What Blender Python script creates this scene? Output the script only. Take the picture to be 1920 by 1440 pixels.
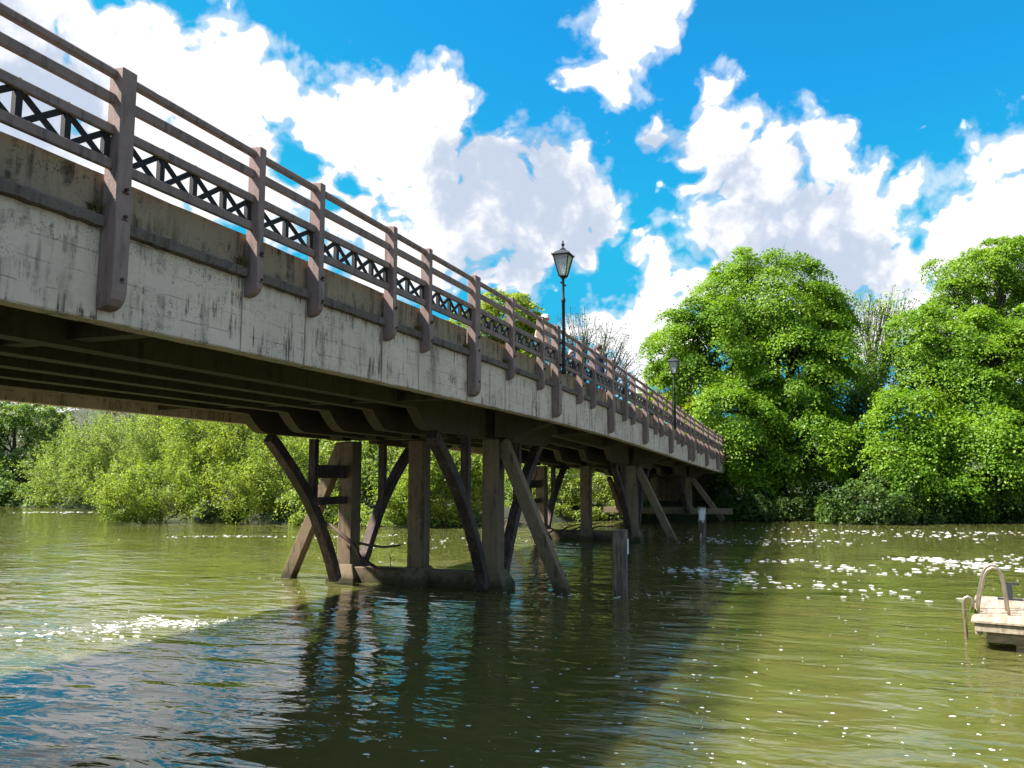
import bpy, bmesh, math, random
import numpy as np
from mathutils import Vector, Matrix

for o in list(bpy.data.objects): bpy.data.objects.remove(o)
SC = bpy.context.scene
COL = SC.collection
R = math.radians

# ------------------------------------------------------------------ camera
F, PITCH, HC = 1500.0, R(6.654), 2.75          # focal length in px of a 1920 px wide picture
PHI = R(20.844)                                # bridge axis, clockwise from the view axis
cam = bpy.data.cameras.new('camera'); cam_o = bpy.data.objects.new('camera', cam); COL.objects.link(cam_o)
cam.sensor_fit = 'HORIZONTAL'; cam.sensor_width = 36.0; cam.lens = F / 1920 * 36.0
cam.clip_start = 0.1; cam.clip_end = 6000
cam_o.location = (0, 0, HC); cam_o.rotation_euler = (R(90) + PITCH, 0, 0)
SC.camera = cam_o
SC.render.resolution_x, SC.render.resolution_y = 1024, 768

# ------------------------------------------------------------------ light
SUN_EL, SUN_FROM = R(51), None
sp, cp = math.sin(PHI), math.cos(PHI)
# the sun stands beyond the bridge (left), a little behind the camera
hx, hy = -cp * 0.86 - sp * 0.42, sp * 0.86 - cp * 0.42
hl = math.hypot(hx, hy); hx, hy = hx / hl, hy / hl
to_sun = Vector((hx * math.cos(SUN_EL), hy * math.cos(SUN_EL), math.sin(SUN_EL)))
sun = bpy.data.lights.new('sun', 'SUN'); sun.energy = 5.0; sun.angle = R(3.0); sun.color = (1.0, 0.95, 0.86)
sun_o = bpy.data.objects.new('sun', sun); COL.objects.link(sun_o)
sun_o.rotation_euler = to_sun.to_track_quat('Z', 'Y').to_euler()
sun_o.location = (0, 0, 60)
vs = SC.view_settings
vs.view_transform = 'Standard'; vs.look = 'None'; vs.exposure = 1.75; vs.gamma = 1.0; vs.use_curve_mapping = False

def px_dir(x, y):
    a, b = (x - 960) / F, (720 - y) / F
    v = Vector((a, math.cos(PITCH) - b * math.sin(PITCH), math.sin(PITCH) + b * math.cos(PITCH)))
    return v.normalized()

class NT:
    """small node-tree helper"""
    def __init__(s, tree): s.t = tree; s.n = tree.nodes; s.l = tree.links
    def new(s, typ, **kw):
        n = s.n.new(typ)
        for k, v in kw.items():
            if k.startswith('i_'):
                n.inputs[k[2:].replace('_', ' ')].default_value = v
            else: setattr(n, k, v)
        return n
    def link(s, a, b): s.l.new(a, b)
    def math(s, op, a, b=None, c=None, clamp=False):
        n = s.n.new('ShaderNodeMath'); n.operation = op; n.use_clamp = clamp
        for i, v in enumerate((a, b, c)):
            if v is None: continue
            if isinstance(v, (int, float)): n.inputs[i].default_value = v
            else: s.l.new(v, n.inputs[i])
        return n.outputs[0]
    def vmath(s, op, a, b=None):
        n = s.n.new('ShaderNodeVectorMath'); n.operation = op
        for i, v in enumerate((a, b)):
            if v is None: continue
            if hasattr(v, 'links'): s.l.new(v, n.inputs[i])
            else: n.inputs[i].default_value = v
        return n.outputs['Value'] if op in ('DISTANCE', 'LENGTH', 'DOT_PRODUCT') else n.outputs[0]
    def ramp(s, fac, a, b, lo=0.0, hi=1.0, smooth=True):
        n = s.n.new('ShaderNodeMapRange'); n.clamp = True
        n.interpolation_type = 'SMOOTHSTEP' if smooth else 'LINEAR'
        n.inputs['From Min'].default_value = a; n.inputs['From Max'].default_value = b
        n.inputs['To Min'].default_value = lo; n.inputs['To Max'].default_value = hi
        s.l.new(fac, n.inputs['Value']); return n.outputs[0]
    def noise(s, vec, scale, detail=4, rough=0.55, dist=0.0, out='Fac'):
        n = s.n.new('ShaderNodeTexNoise')
        n.inputs['Scale'].default_value = scale; n.inputs['Detail'].default_value = detail
        n.inputs['Roughness'].default_value = rough; n.inputs['Distortion'].default_value = dist
        if vec is not None: s.l.new(vec, n.inputs['Vector'])
        return n.outputs[out]
    def mix(s, fac, a, b, mode='MIX'):
        n = s.n.new('ShaderNodeMix'); n.data_type = 'RGBA'; n.blend_type = mode
        if isinstance(fac, (int, float)): n.inputs[0].default_value = fac
        else: s.l.new(fac, n.inputs[0])
        for i, v in ((6, a), (7, b)):
            if isinstance(v, tuple): n.inputs[i].default_value = v if len(v) == 4 else v + (1,)
            else: s.l.new(v, n.inputs[i])
        return n.outputs[2]
    def mapping(s, vec, scale=(1, 1, 1), loc=(0, 0, 0), rot=(0, 0, 0)):
        n = s.n.new('ShaderNodeMapping')
        n.inputs['Scale'].default_value = scale; n.inputs['Location'].default_value = loc; n.inputs['Rotation'].default_value = rot
        s.l.new(vec, n.inputs['Vector']); return n.outputs[0]

# ------------------------------------------------------------------ sky
def build_world():
    w = bpy.data.worlds.new('World'); SC.world = w; w.use_nodes = True
    w.cycles.sampling_method = 'MANUAL'; w.cycles.sample_map_resolution = 256
    t = NT(w.node_tree); t.n.clear()
    out = t.new('ShaderNodeOutputWorld'); bg = t.new('ShaderNodeBackground')
    sky = t.new('ShaderNodeTexSky'); sky.sky_type = 'NISHITA'; sky.sun_disc = False
    sky.sun_elevation = SUN_EL; sky.sun_rotation = math.atan2(to_sun.x, to_sun.y)
    sky.air_density = 1.0; sky.dust_density = 0.4; sky.ozone_density = 2.0
    co = t.new('ShaderNodeTexCoord').outputs['Generated']
    d0 = t.vmath('NORMALIZE', co)
    # a little turbulence so that no mass keeps a round outline
    warp = t.noise(d0, 7.0, 3, 0.6, 0.0, 'Color')
    wv = t.vmath('MULTIPLY', t.vmath('SUBTRACT', warp, (0.5, 0.5, 0.5)), (0.13, 0.13, 0.13))
    d = t.vmath('ADD', d0, wv)
    # cumulus masses: (x, y, r) read off the picture and turned into world directions
    B = [(60,90,130),(240,130,120),(330,70,45),(420,170,105),(520,160,65),(610,230,75),(700,240,95),(790,190,80),(845,210,55),
         (640,330,110),(470,330,130),(250,380,190),(0,380,260),(770,320,110),(940,340,80),(1060,365,82),(1140,390,52),
         (850,430,100),(980,450,72),(1080,450,55),(720,500,80),(950,520,60),(1000,410,75),(900,400,85),(800,490,75),(630,440,70),(1130,610,55),(1250,630,75),(250,660,170),(-100,690,200),(520,620,110),(1225,470,38),(1260,545,50),(1190,650,75),
         (1170,70,75),(1110,145,48),(1205,15,60),(1238,72,28),(1225,215,34),
         (1352,150,42),(1345,230,55),(1330,310,62),(1410,330,80),(1530,285,55),(1600,350,66),(1685,350,45),
         (1400,450,110),(1560,440,120),(1490,540,120),(1330,560,60),
         (1900,370,85),(1820,440,80),(1860,420,80),(1740,500,60),(1920,520,160),(1680,590,90),(2000,330,90)]
    G = [(980,350,105),(870,345,90),(1090,410,80),(930,490,75),(1490,480,115),(1570,510,90),(1350,330,40),(1225,260,50),(40,170,100)]
    H = [(555,300,60),(640,345,50),(600,410,44),(192,5,44),(60,455,125),(260,425,75),(430,470,60),(1275,320,30)]
    def field(lst, sm=0.2):
        acc = None
        for x, y, r in lst:
            dist = t.vmath('DISTANCE', d, tuple(px_dir(x, y)))
            v = t.math('MULTIPLY_ADD', dist, -F / r, 1.0)
            acc = v if acc is None else t.math('MAXIMUM', acc, v)
        return acc
    fB = field(B); fG = field(G); fH = field(H)
    def puffs(scale, detail, loc):
        n = t.new('ShaderNodeTexVoronoi'); n.feature = 'F1'
        n.inputs['Scale'].default_value = scale; n.inputs['Detail'].default_value = detail
        n.inputs['Roughness'].default_value = 0.55; n.inputs['Lacunarity'].default_value = 2.1
        t.link(t.mapping(d, (1, 1, 1), loc), n.inputs['Vector']); return n.outputs['Distance']
    vor = puffs(24.0, 2, (0, 0, 0))
    n_f = t.noise(d0, 30.0, 5, 0.6)
    n_w = t.noise(t.mapping(d0, (1, 1, 1.6), (3.1, 1.7, 0.4)), 5.0, 4, 0.55)
    # beyond the picture broken cumulus goes on, thickened and whitened for fill light
    dc = t.vmath('DISTANCE', d0, tuple(px_dir(960, 560)))
    outside = t.ramp(dc, 0.80, 1.0)
    cov = t.math('MULTIPLY_ADD', n_w, 6.0, -2.75)
    cov = t.math('MULTIPLY_ADD', outside, 6.0, t.math('ADD', cov, -6.0))
    f = t.math('MAXIMUM', t.math('MINIMUM', t.math('ADD', fB, 0.24), 0.75), t.math('MINIMUM', cov, 0.5))
    f = t.math('SUBTRACT', f, t.math('MULTIPLY', t.math('MAXIMUM', fH, 0.0), 1.25))
    puff = t.math('MULTIPLY_ADD', vor, -0.65, 0.33)
    f = t.math('ADD', t.math('ADD', f, puff), t.math('MULTIPLY_ADD', n_f, 0.9, -0.45))
    dens = t.ramp(f, -0.05, 0.17)
    thin = t.ramp(t.math('ADD', f, t.math('MULTIPLY_ADD', n_f, 0.6, -0.3)), -0.35, 0.15, 0.0, 0.5)
    dens = t.math('MAXIMUM', dens, thin)
    # shaded undersides of the thick parts
    g0 = t.math('MAXIMUM', fG, t.math('MULTIPLY_ADD', outside, 0.5, -1.0))
    g0 = t.math('ADD', t.math('ADD', t.math('MULTIPLY', g0, 0.75), t.math('MULTIPLY_ADD', n_f, 1.6, -0.8)), t.math('MULTIPLY_ADD', vor, 0.6, -0.24))
    grey = t.ramp(g0, -0.45, 1.0)
    lump = t.ramp(vor, 0.32, 0.62, 0.0, 0.28)
    grey = t.math('MAXIMUM', grey, lump)
    ccol = t.mix(t.ramp(grey, 0.15, 1.0), t.mix(t.ramp(grey, 0.0, 0.25), CLOUD_LIT, CLOUD_MID), CLOUD_SHADE)
    blue = t.vmath('MINIMUM', t.mix(1.0, sky.outputs[0], SKY_TINT, 'MULTIPLY'), (0.50, 1.80, 3.0))
    t.link(t.mix(dens, blue, ccol), bg.inputs['Color'])
    bg.inputs['Strength'].default_value = 0.085
    t.link(bg.outputs[0], out.inputs[0])
CLOUD_LIT, CLOUD_MID, CLOUD_SHADE, SKY_TINT = (11.8, 11.2, 10.6), (4.0, 4.0, 4.05), (2.1, 2.4, 2.95), (0.05, 0.67, 0.87)
build_world()

# ------------------------------------------------------------------ helpers
def prop(o, label=None, cat=None, group=None, kind=None):
    if label: o['label'] = label
    if cat: o['category'] = cat
    if group: o['group'] = group
    if kind: o['kind'] = kind
    return o
def empty(name, loc=(0, 0, 0), rz=0.0, parent=None):
    o = bpy.data.objects.new(name, None); COL.objects.link(o); o.empty_display_size = 0.2
    o.location = loc; o.rotation_euler = (0, 0, rz); o.parent = parent
    return o
def mk(name, verts, faces, mat, parent=None, smooth=False, bevel=0.0, seg=1, loc=None):
    me = bpy.data.meshes.new(name)
    me.from_pydata([tuple(v) for v in verts], [], faces)
    if bevel > 0:
        bm = bmesh.new(); bm.from_mesh(me)
        es = [e for e in bm.edges if len(e.link_faces) == 2 and e.calc_face_angle() > 0.5]
        bmesh.ops.bevel(bm, geom=es, offset=bevel, segments=seg, affect='EDGES', clamp_overlap=True)
        bm.to_mesh(me); bm.free()
    me.validate(); me.update()
    if mat: me.materials.append(mat)
    if smooth: me.shade_smooth()
    o = bpy.data.objects.new(name, me); COL.objects.link(o); o.parent = parent
    if loc is not None: o.location = loc
    return o
def mk_np(name, V, Fq, mat, parent=None, smooth=False):
    """fast mesh from numpy arrays, Fq (n,3) or (n,4)"""
    me = bpy.data.meshes.new(name)
    V = np.ascontiguousarray(V, dtype=np.float32); Fq = np.ascontiguousarray(Fq, dtype=np.int32)
    n, k = Fq.shape
    me.vertices.add(len(V)); me.vertices.foreach_set('co', V.ravel())
    me.loops.add(n * k); me.loops.foreach_set('vertex_index', Fq.ravel())
    me.polygons.add(n); me.polygons.foreach_set('loop_start', np.arange(0, n * k, k, dtype=np.int32))
    me.polygons.foreach_set('loop_total', np.full(n, k, dtype=np.int32))
    if smooth: me.polygons.foreach_set('use_smooth', np.ones(n, dtype=bool))
    me.update(calc_edges=True)
    if mat: me.materials.append(mat)
    o = bpy.data.objects.new(name, me); COL.objects.link(o); o.parent = parent
    return o
def box(x0, x1, y0, y1, z0, z1):
    v = [(x0,y0,z0),(x1,y0,z0),(x1,y1,z0),(x0,y1,z0),(x0,y0,z1),(x1,y0,z1),(x1,y1,z1),(x0,y1,z1)]
    f = [(0,3,2,1),(4,5,6,7),(0,1,5,4),(1,2,6,5),(2,3,7,6),(3,0,4,7)]
    return v, f
def loft(rings, cap=True, close=True):
    """rings: list of equal-length point lists"""
    n = len(rings[0]); v = [p for r in rings for p in r]; f = []
    for i in range(len(rings) - 1):
        for j in range(n if close else n - 1):
            a, b = i * n + j, i * n + (j + 1) % n
            f.append((a, b, b + n, a + n))
    if cap:
        f.append(tuple(range(n))[::-1]); f.append(tuple(range((len(rings) - 1) * n, len(rings) * n)))
    return v, f
def bar(a, b, wx, wy, up=(0, 0, 1)):
    """rectangular bar from a to b; wx across, wy along the projected up"""
    a, b, up = Vector(a), Vector(b), Vector(up); d = (b - a).normalized()
    x = d.cross(up).normalized(); y = x.cross(d).normalized(); rings = []
    for p in (a, b):
        rings.append([p + x * (sx * wx / 2) + y * (sy * wy / 2) for sx, sy in ((-1,-1),(1,-1),(1,1),(-1,1))])
    return loft(rings)
def tube(pts, rad, n=8, cap=True):
    pts = [Vector(p) for p in pts]; rings = []
    prev = None
    for i, p in enumerate(pts):
        d = (pts[min(i + 1, len(pts) - 1)] - pts[max(i - 1, 0)]).normalized()
        ref = prev if prev is not None else (Vector((0, 0, 1)) if abs(d.z) < 0.9 else Vector((1, 0, 0)))
        x = (ref - d * ref.dot(d)).normalized(); prev = x; y = d.cross(x)
        r = rad[i] if hasattr(rad, '__len__') else rad
        rings.append([p + (x * math.cos(2*math.pi*k/n) + y * math.sin(2*math.pi*k/n)) * r for k in range(n)])
    return loft(rings, cap)
def join(*parts):
    V, Fa = [], []
    for v, f in parts:
        o = len(V); V += list(v); Fa += [tuple(i + o for i in q) for q in f]
    return V, Fa
def lathe(profile, n=12, c=(0, 0)):
    rings = [[(c[0] + r * math.cos(2*math.pi*k/n), c[1] + r * math.sin(2*math.pi*k/n), z) for k in range(n)] for r, z in profile]
    return loft(rings)

# ------------------------------------------------------------------ materials
def mat(name, fn):
    m = bpy.data.materials.new(name); m.use_nodes = True
    t = NT(m.node_tree); t.n.clear()
    out = t.new('ShaderNodeOutputMaterial'); b = t.new('ShaderNodeBsdfPrincipled')
    t.link(b.outputs[0], out.inputs[0]); fn(t, b, out); return m
def objco(t): return t.new('ShaderNodeTexCoord').outputs['Object']
def bump(t, b, h, strength=0.5, dist=0.02):
    n = t.new('ShaderNodeBump'); n.inputs['Strength'].default_value = strength; n.inputs['Distance'].default_value = dist
    t.link(h, n.inputs['Height']); t.link(n.outputs[0], b.inputs['Normal']); return n

def m_concrete(base, dark, moss, streak=1.0, speck=1.0, grid=False, mossy=0.3, tide=False):
    def fn(t, b, out):
        c = objco(t)
        big = t.noise(c, 0.9, 5, 0.6)
        fine = t.noise(c, 22, 6, 0.65)
        st = t.noise(t.mapping(c, (7, 7, 0.55)), 1.0, 5, 0.6)
        st2 = t.noise(t.mapping(c, (26, 26, 2.2)), 1.0, 4, 0.6)
        mid = t.noise(c, 3.2, 6, 0.7, 0.4)
        col = t.mix(t.ramp(big, 0.3, 0.7), base, tuple(x * 0.82 for x in base))
        col = t.mix(t.ramp(fine, 0.4, 0.75, 0, 0.25), col, tuple(x * 0.6 for x in base))
        k = t.math('MULTIPLY', t.ramp(st, 0.48, 0.68), t.ramp(mid, 0.40, 0.58))
        col = t.mix(t.math('MULTIPLY', k, 0.8 * streak), col, dark)
        k2 = t.math('MULTIPLY', t.ramp(st2, 0.50, 0.66), t.ramp(t.noise(t.mapping(c, (1, 1, 2.2)), 1.6, 6, 0.7), 0.45, 0.60))
        col = t.mix(t.math('MULTIPLY', k2, 0.75 * speck), col, dark)
        k3 = t.math('MULTIPLY', t.ramp(t.noise(c, 48, 4, 0.65), 0.54, 0.66), t.ramp(t.noise(t.mapping(c, (1, 1, 1.8), (5, 0, 3)), 1.3, 6, 0.72), 0.46, 0.60))
        col = t.mix(t.math('MULTIPLY', k3, 0.85 * speck), col, tuple(x * 0.6 for x in dark))
        col = t.mix(t.math('MULTIPLY', t.ramp(t.noise(t.mapping(c, (2.5, 2.5, 0.8)), 1.0, 5, 0.6), 0.58, 0.74), mossy), col, moss)
        h = t.math('ADD', t.math('MULTIPLY', fine, 0.5), mid)
        if grid:   # formwork board marks
            sep = t.new('ShaderNodeSeparateXYZ'); t.link(t.mapping(c, (1, 1, 1)), sep.inputs[0])
            wob = t.math('MULTIPLY_ADD', t.noise(c, 4, 3), 0.04, -0.02)
            def lines(v, p, w):
                fr = t.math('FRACT', t.math('MULTIPLY', t.math('ADD', v, wob), 1 / p))
                return t.ramp(t.math('ABSOLUTE', t.math('SUBTRACT', fr, 0.5)), 0.5 - w / p, 0.5)
            g = t.math('MULTIPLY', lines(sep.outputs[2], 0.205, 0.012), t.ramp(mid, 0.40, 0.6))
            col = t.mix(t.math('MULTIPLY', g, 0.42), col, dark)
            h = t.math('SUBTRACT', h, t.math('MULTIPLY', g, 0.5))
        if tide:   # algae and wet stain left by the river
            sz = t.new('ShaderNodeSeparateXYZ'); t.link(c, sz.inputs[0])
            lv = t.math('ADD', sz.outputs[2], t.math('MULTIPLY_ADD', t.noise(c, 5, 4, 0.6), 0.5, -0.25))
            col = t.mix(t.ramp(lv, 0.30, 0.08, 0, 0.85), col, (0.028, 0.030, 0.014))
            col = t.mix(t.ramp(lv, 0.75, 0.25, 0, 0.4), col, (0.06, 0.055, 0.03))
        t.link(col, b.inputs['Base Color']); b.inputs['Roughness'].default_value = 0.9
        b.inputs['Specular IOR Level'].default_value = 0.25
        bump(t, b, h, 0.5, 0.02)
    return fn
M = {}
M['fascia'] = mat('pale stained concrete', m_concrete((0.65, 0.515, 0.43), (0.09, 0.07, 0.058), (0.17, 0.14, 0.075), grid=True, mossy=0.4, streak=0.9, speck=1.3))
M['strip'] = mat('washed pale concrete', m_concrete((0.66, 0.52, 0.43), (0.14, 0.11, 0.08), (0.14, 0.13, 0.06), streak=1.1, speck=0.8))
M['band'] = mat('grimy brown concrete', m_concrete((0.29, 0.22, 0.155), (0.032, 0.024, 0.018), (0.075, 0.055, 0.028), streak=1.1, speck=1.1, mossy=0.8))
M['ledge'] = mat('dark weathered ledge', m_concrete((0.15, 0.115, 0.10), (0.03, 0.025, 0.022), (0.06, 0.06, 0.02), mossy=0.6))
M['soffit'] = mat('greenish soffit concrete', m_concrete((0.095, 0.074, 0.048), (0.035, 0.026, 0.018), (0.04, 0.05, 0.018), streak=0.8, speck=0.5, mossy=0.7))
M['pier'] = mat('brown pier concrete', m_concrete((0.215, 0.155, 0.10), (0.045, 0.03, 0.025), (0.07, 0.065, 0.03), streak=1.1, speck=0.9, mossy=0.5, tide=True))
M['asphalt'] = mat('asphalt', m_concrete((0.06, 0.06, 0.06), (0.03, 0.03, 0.03), (0.05, 0.05, 0.04)))

def m_paint(base, worn, amt=0.85):
    def fn(t, b, out):
        c = objco(t)
        n1 = t.noise(c, 3.0, 6, 0.65); n2 = t.noise(t.mapping(c, (12, 12, 2)), 1.0, 5, 0.6); n3 = t.noise(c, 45, 4, 0.6)
        col = t.mix(t.ramp(n1, 0.3, 0.7), base, tuple(x * 0.8 for x in base))
        col = t.mix(t.math('MULTIPLY', t.ramp(n2, 0.50, 0.70), amt), col, worn)
        col = t.mix(t.ramp(n3, 0.58, 0.75, 0, 0.35), col, tuple(x * 0.55 for x in base))
        t.link(col, b.inputs['Base Color']); b.inputs['Roughness'].default_value = 0.75
        b.inputs['Specular IOR Level'].default_value = 0.3
        bump(t, b, t.math('ADD', n3, n2), 0.35, 0.008)
    return fn
M['post'] = mat('mauve brown post concrete', m_paint((0.26, 0.175, 0.160), (0.09, 0.075, 0.055)))
M['rail'] = mat('mauve brown rail', m_paint((0.235, 0.16, 0.145), (0.08, 0.065, 0.055)))
M['lattice'] = mat('blackened lattice iron', m_paint((0.018, 0.017, 0.019), (0.012, 0.011, 0.011)))
M['iron'] = mat('black lamp iron', m_paint((0.022, 0.026, 0.035), (0.05, 0.05, 0.05), 0.3))
M['bolt'] = mat('rusty bolt', m_paint((0.07, 0.04, 0.035), (0.03, 0.02, 0.02)))

def m_timber(base, dark, axis=(1, 1, 0.12), amt=0.8):
    def fn(t, b, out):
        c = objco(t)
        g = t.noise(t.mapping(c, tuple(14 * a for a in axis)), 1.0, 5, 0.6, 0.3); n = t.noise(c, 2.2, 5, 0.6)
        f2 = t.noise(t.mapping(c, tuple(50 * a for a in axis)), 1.0, 3, 0.6)
        col = t.mix(t.ramp(g, 0.35, 0.68), base, dark)
        col = t.mix(t.math('MULTIPLY', t.ramp(n, 0.4, 0.65), amt), col, dark)
        t.link(col, b.inputs['Base Color']); b.inputs['Roughness'].default_value = 0.8
        bump(t, b, t.math('ADD', g, t.math('MULTIPLY', f2, 0.6)), 0.6, 0.012)
    return fn
M['timber'] = mat('dark tarred timber', m_timber((0.10, 0.06, 0.05), (0.022, 0.013, 0.012)))
M['stake'] = mat('weathered pile timber', m_timber((0.20, 0.15, 0.11), (0.05, 0.035, 0.028), amt=0.5))
M['deckwood'] = mat('bleached decking', m_timber((0.36, 0.30, 0.225), (0.19, 0.145, 0.10), (1, 0.1, 1), amt=0.3))
M['dockside'] = mat('wet dock timber', m_timber((0.36, 0.27, 0.18), (0.10, 0.07, 0.045), (0.1, 1, 1), amt=0.5))
M['driftwood'] = mat('wet driftwood', m_timber((0.09, 0.055, 0.035), (0.025, 0.016, 0.012)))
def fn_peel(t, b, out):
    c = objco(t); n = t.noise(t.mapping(c, (5, 5, 1.6)), 1.0, 6, 0.65, 0.5)
    s = t.new('ShaderNodeSeparateXYZ'); t.link(c, s.inputs[0])
    k = t.ramp(t.math('ADD', n, t.math('MULTIPLY', s.outputs[2], 0.09)), 0.60, 0.64)
    g = t.noise(t.mapping(c, (16, 16, 2)), 1.0, 5, 0.6)
    col = t.mix(t.ramp(g, 0.35, 0.65), (0.17, 0.125, 0.09), (0.04, 0.028, 0.022))
    col = t.mix(k, col, (0.55, 0.53, 0.47))
    t.link(col, b.inputs['Base Color']); b.inputs['Roughness'].default_value = 0.8
    bump(t, b, t.math('ADD', g, k), 0.5, 0.01)
M['peel'] = mat('peeling white paint on timber', fn_peel)
def plain(name, col, rough=0.6, metal=0.0):
    def fn(t, b, out):
        c = objco(t); n = t.noise(c, 8, 4, 0.6)
        t.link(t.mix(t.ramp(n, 0.3, 0.7), col, tuple(x * 0.75 for x in col)), b.inputs['Base Color'])
        b.inputs['Roughness'].default_value = rough; b.inputs['Metallic'].default_value = metal
    return mat(name, fn)
M['plate'] = plain('white plate', (0.75, 0.76, 0.76), 0.5)
M['steel'] = plain('dull steel tube', (0.42, 0.34, 0.26), 0.42, 0.85)
M['foam'] = plain('river foam', (0.82, 0.82, 0.80), 0.9)
M['skin'] = plain('skin', (0.50, 0.29, 0.21), 0.6)
M['hair'] = plain('brown hair', (0.06, 0.035, 0.02), 0.7)
M['navy'] = plain('navy suit cloth', (0.014, 0.016, 0.05), 0.85)
M['dark_cloth'] = plain('dark cloth', (0.02, 0.018, 0.02), 0.85)
M['tan_cloth'] = plain('tan cloth', (0.42, 0.29, 0.22), 0.85)
M['white_cloth'] = plain('white cloth', (0.78, 0.78, 0.76), 0.85)
M['shoe'] = plain('black leather', (0.02, 0.02, 0.02), 0.4)
def fn_stripe(t, b, out):
    c = objco(t); s = t.new('ShaderNodeSeparateXYZ'); t.link(c, s.inputs[0])
    k = t.ramp(t.math('FRACT', t.math('MULTIPLY', s.outputs[2], 12.0)), 0.45, 0.55)
    t.link(t.mix(k, (0.55, 0.52, 0.60), (0.05, 0.05, 0.12)), b.inputs['Base Color']); b.inputs['Roughness'].default_value = 0.85
M['striped'] = mat('striped shirt', fn_stripe)
def fn_glass(t, b, out):
    b.inputs['Base Color'].default_value = (0.75, 0.72, 0.70, 1); b.inputs['Roughness'].default_value = 0.15
    b.inputs['Transmission Weight'].default_value = 0.65; b.inputs['IOR'].default_value = 1.1
M['glass'] = mat('dusty lantern glass', fn_glass)

def fn_water(t, b, out):
    geo = t.new('ShaderNodeNewGeometry').outputs['Position']
    rotz = PHI  # current runs across the bridge
    c = t.mapping(geo, (1, 1, 1), (0, 0, 0), (0, 0, rotz))
    big = t.noise(t.mapping(c, (0.20, 0.28, 1)), 1.0, 2, 0.5, 0.8)
    w1 = t.noise(t.mapping(c, (0.60, 1.35, 1)), 1.0, 2, 0.45, 0.9)
    w2 = t.noise(t.mapping(c, (1.7, 4.2, 1), (7, 3, 0)), 1.0, 2, 0.5, 0.8)
    w3 = t.noise(t.mapping(c, (6.0, 12.0, 1), (1, 9, 0)), 1.0, 2, 0.5, 0.4)
    patch = t.ramp(t.noise(t.mapping(c, (0.16, 0.33, 1), (4, 8, 0)), 1.0, 3, 0.55, 0.6), 0.38, 0.64, 0.30, 1.0)
    h = t.math('MULTIPLY', w1, 0.046)
    h = t.math('MULTIPLY_ADD', t.math('MULTIPLY', w2, patch), 0.024, h)
    h = t.math('MULTIPLY_ADD', t.math('MULTIPLY', w3, patch), 0.0034, h)
    h = t.math('MULTIPLY_ADD', big, 0.07, h)
    n = t.new('ShaderNodeBump'); n.inputs['Strength'].default_value = 1.0; n.inputs['Distance'].default_value = 1.0
    t.link(h, n.inputs['Height']); t.link(n.outputs[0], b.inputs['Normal'])
    silt = t.noise(t.mapping(c, (0.08, 0.25, 1)), 1.0, 4, 0.6, 0.8)
    col = t.mix(t.ramp(silt, 0.35, 0.65), (0.072, 0.078, 0.018), (0.088, 0.086, 0.024))
    t.link(col, b.inputs['Base Color']); b.inputs['Roughness'].default_value = 0.015
    b.inputs['IOR'].default_value = 1.40; b.inputs['Specular IOR Level'].default_value = 0.5
    # silty water scatters light under its surface, so shadows on it have soft edges
    b.inputs['Subsurface Weight'].default_value = 1.0; b.inputs['Subsurface Radius'].default_value = (0.5, 0.6, 0.3)
    b.inputs['Subsurface Scale'].default_value = 1.3
M['water'] = mat('murky green river water', fn_water)

def fn_ground(t, b, out):
    c = t.new('ShaderNodeNewGeometry').outputs['Position']
    n = t.noise(c, 0.25, 6, 0.6); n2 = t.noise(c, 6, 5, 0.65)
    col = t.mix(t.ramp(n, 0.4, 0.6), (0.022, 0.036, 0.008), (0.024, 0.024, 0.010))
    col = t.mix(t.ramp(n2, 0.4, 0.7), col, (0.015, 0.02, 0.008))
    t.link(col, b.inputs['Base Color']); b.inputs['Roughness'].default_value = 0.95
    bump(t, b, n2, 0.6, 0.1)
M['ground'] = mat('bank earth and grass', fn_ground)

def m_leaf(c1, c2, c3, trans=0.45):
    def fn(t, b, out):
        g = t.new('ShaderNodeNewGeometry'); r = g.outputs['Random Per Island']
        n = t.noise(g.outputs['Position'], 0.35, 3, 0.5)
        col = t.mix(t.ramp(r, 0.1, 0.9, smooth=False), c1, c2)
        col = t.mix(t.ramp(n, 0.42, 0.66, 0, 0.8), col, c3)
        col = t.mix(t.ramp(t.noise(g.outputs['Position'], 1.6, 3, 0.6), 0.48, 0.68, 0, 0.55), col, tuple(x * 0.7 for x in c3))
        t.link(col, b.inputs['Base Color']); b.inputs['Roughness'].default_value = 0.5
        b.inputs['Specular IOR Level'].default_value = 0.3
        tr = t.new('ShaderNodeBsdfTranslucent'); t.link(t.mix(1.0, col, (1.5, 1.5, 0.6), 'MULTIPLY'), tr.inputs[0])
        mx = t.new('ShaderNodeMixShader'); mx.inputs[0].default_value = trans
        t.link(b.outputs[0], mx.inputs[1]); t.link(tr.outputs[0], mx.inputs[2]); t.link(mx.outputs[0], out.inputs[0])
    return fn
M['leaf_syc'] = mat('spring sycamore leaf', m_leaf((0.12, 0.225, 0.011), (0.215, 0.34, 0.022), (0.095, 0.20, 0.012)))
M['leaf_yel'] = mat('young yellow green leaf', m_leaf((0.20, 0.26, 0.02), (0.29, 0.34, 0.04), (0.16, 0.23, 0.02)))
M['leaf_sal'] = mat('sallow leaf', m_leaf((0.175, 0.235, 0.035), (0.27, 0.34, 0.07), (0.145, 0.215, 0.035)))
M['leaf_wil'] = mat('pale willow leaf', m_leaf((0.18, 0.245, 0.06), (0.27, 0.34, 0.10), (0.15, 0.225, 0.05)))
M['leaf_dark'] = mat('dark shrub leaf', m_leaf((0.045, 0.095, 0.012), (0.10, 0.165, 0.025), (0.03, 0.07, 0.010), 0.35))
M['leaf_may'] = mat('pale blossoming leaf', m_leaf((0.10, 0.18, 0.025), (0.22, 0.30, 0.08), (0.07, 0.14, 0.02), 0.4))
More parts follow.
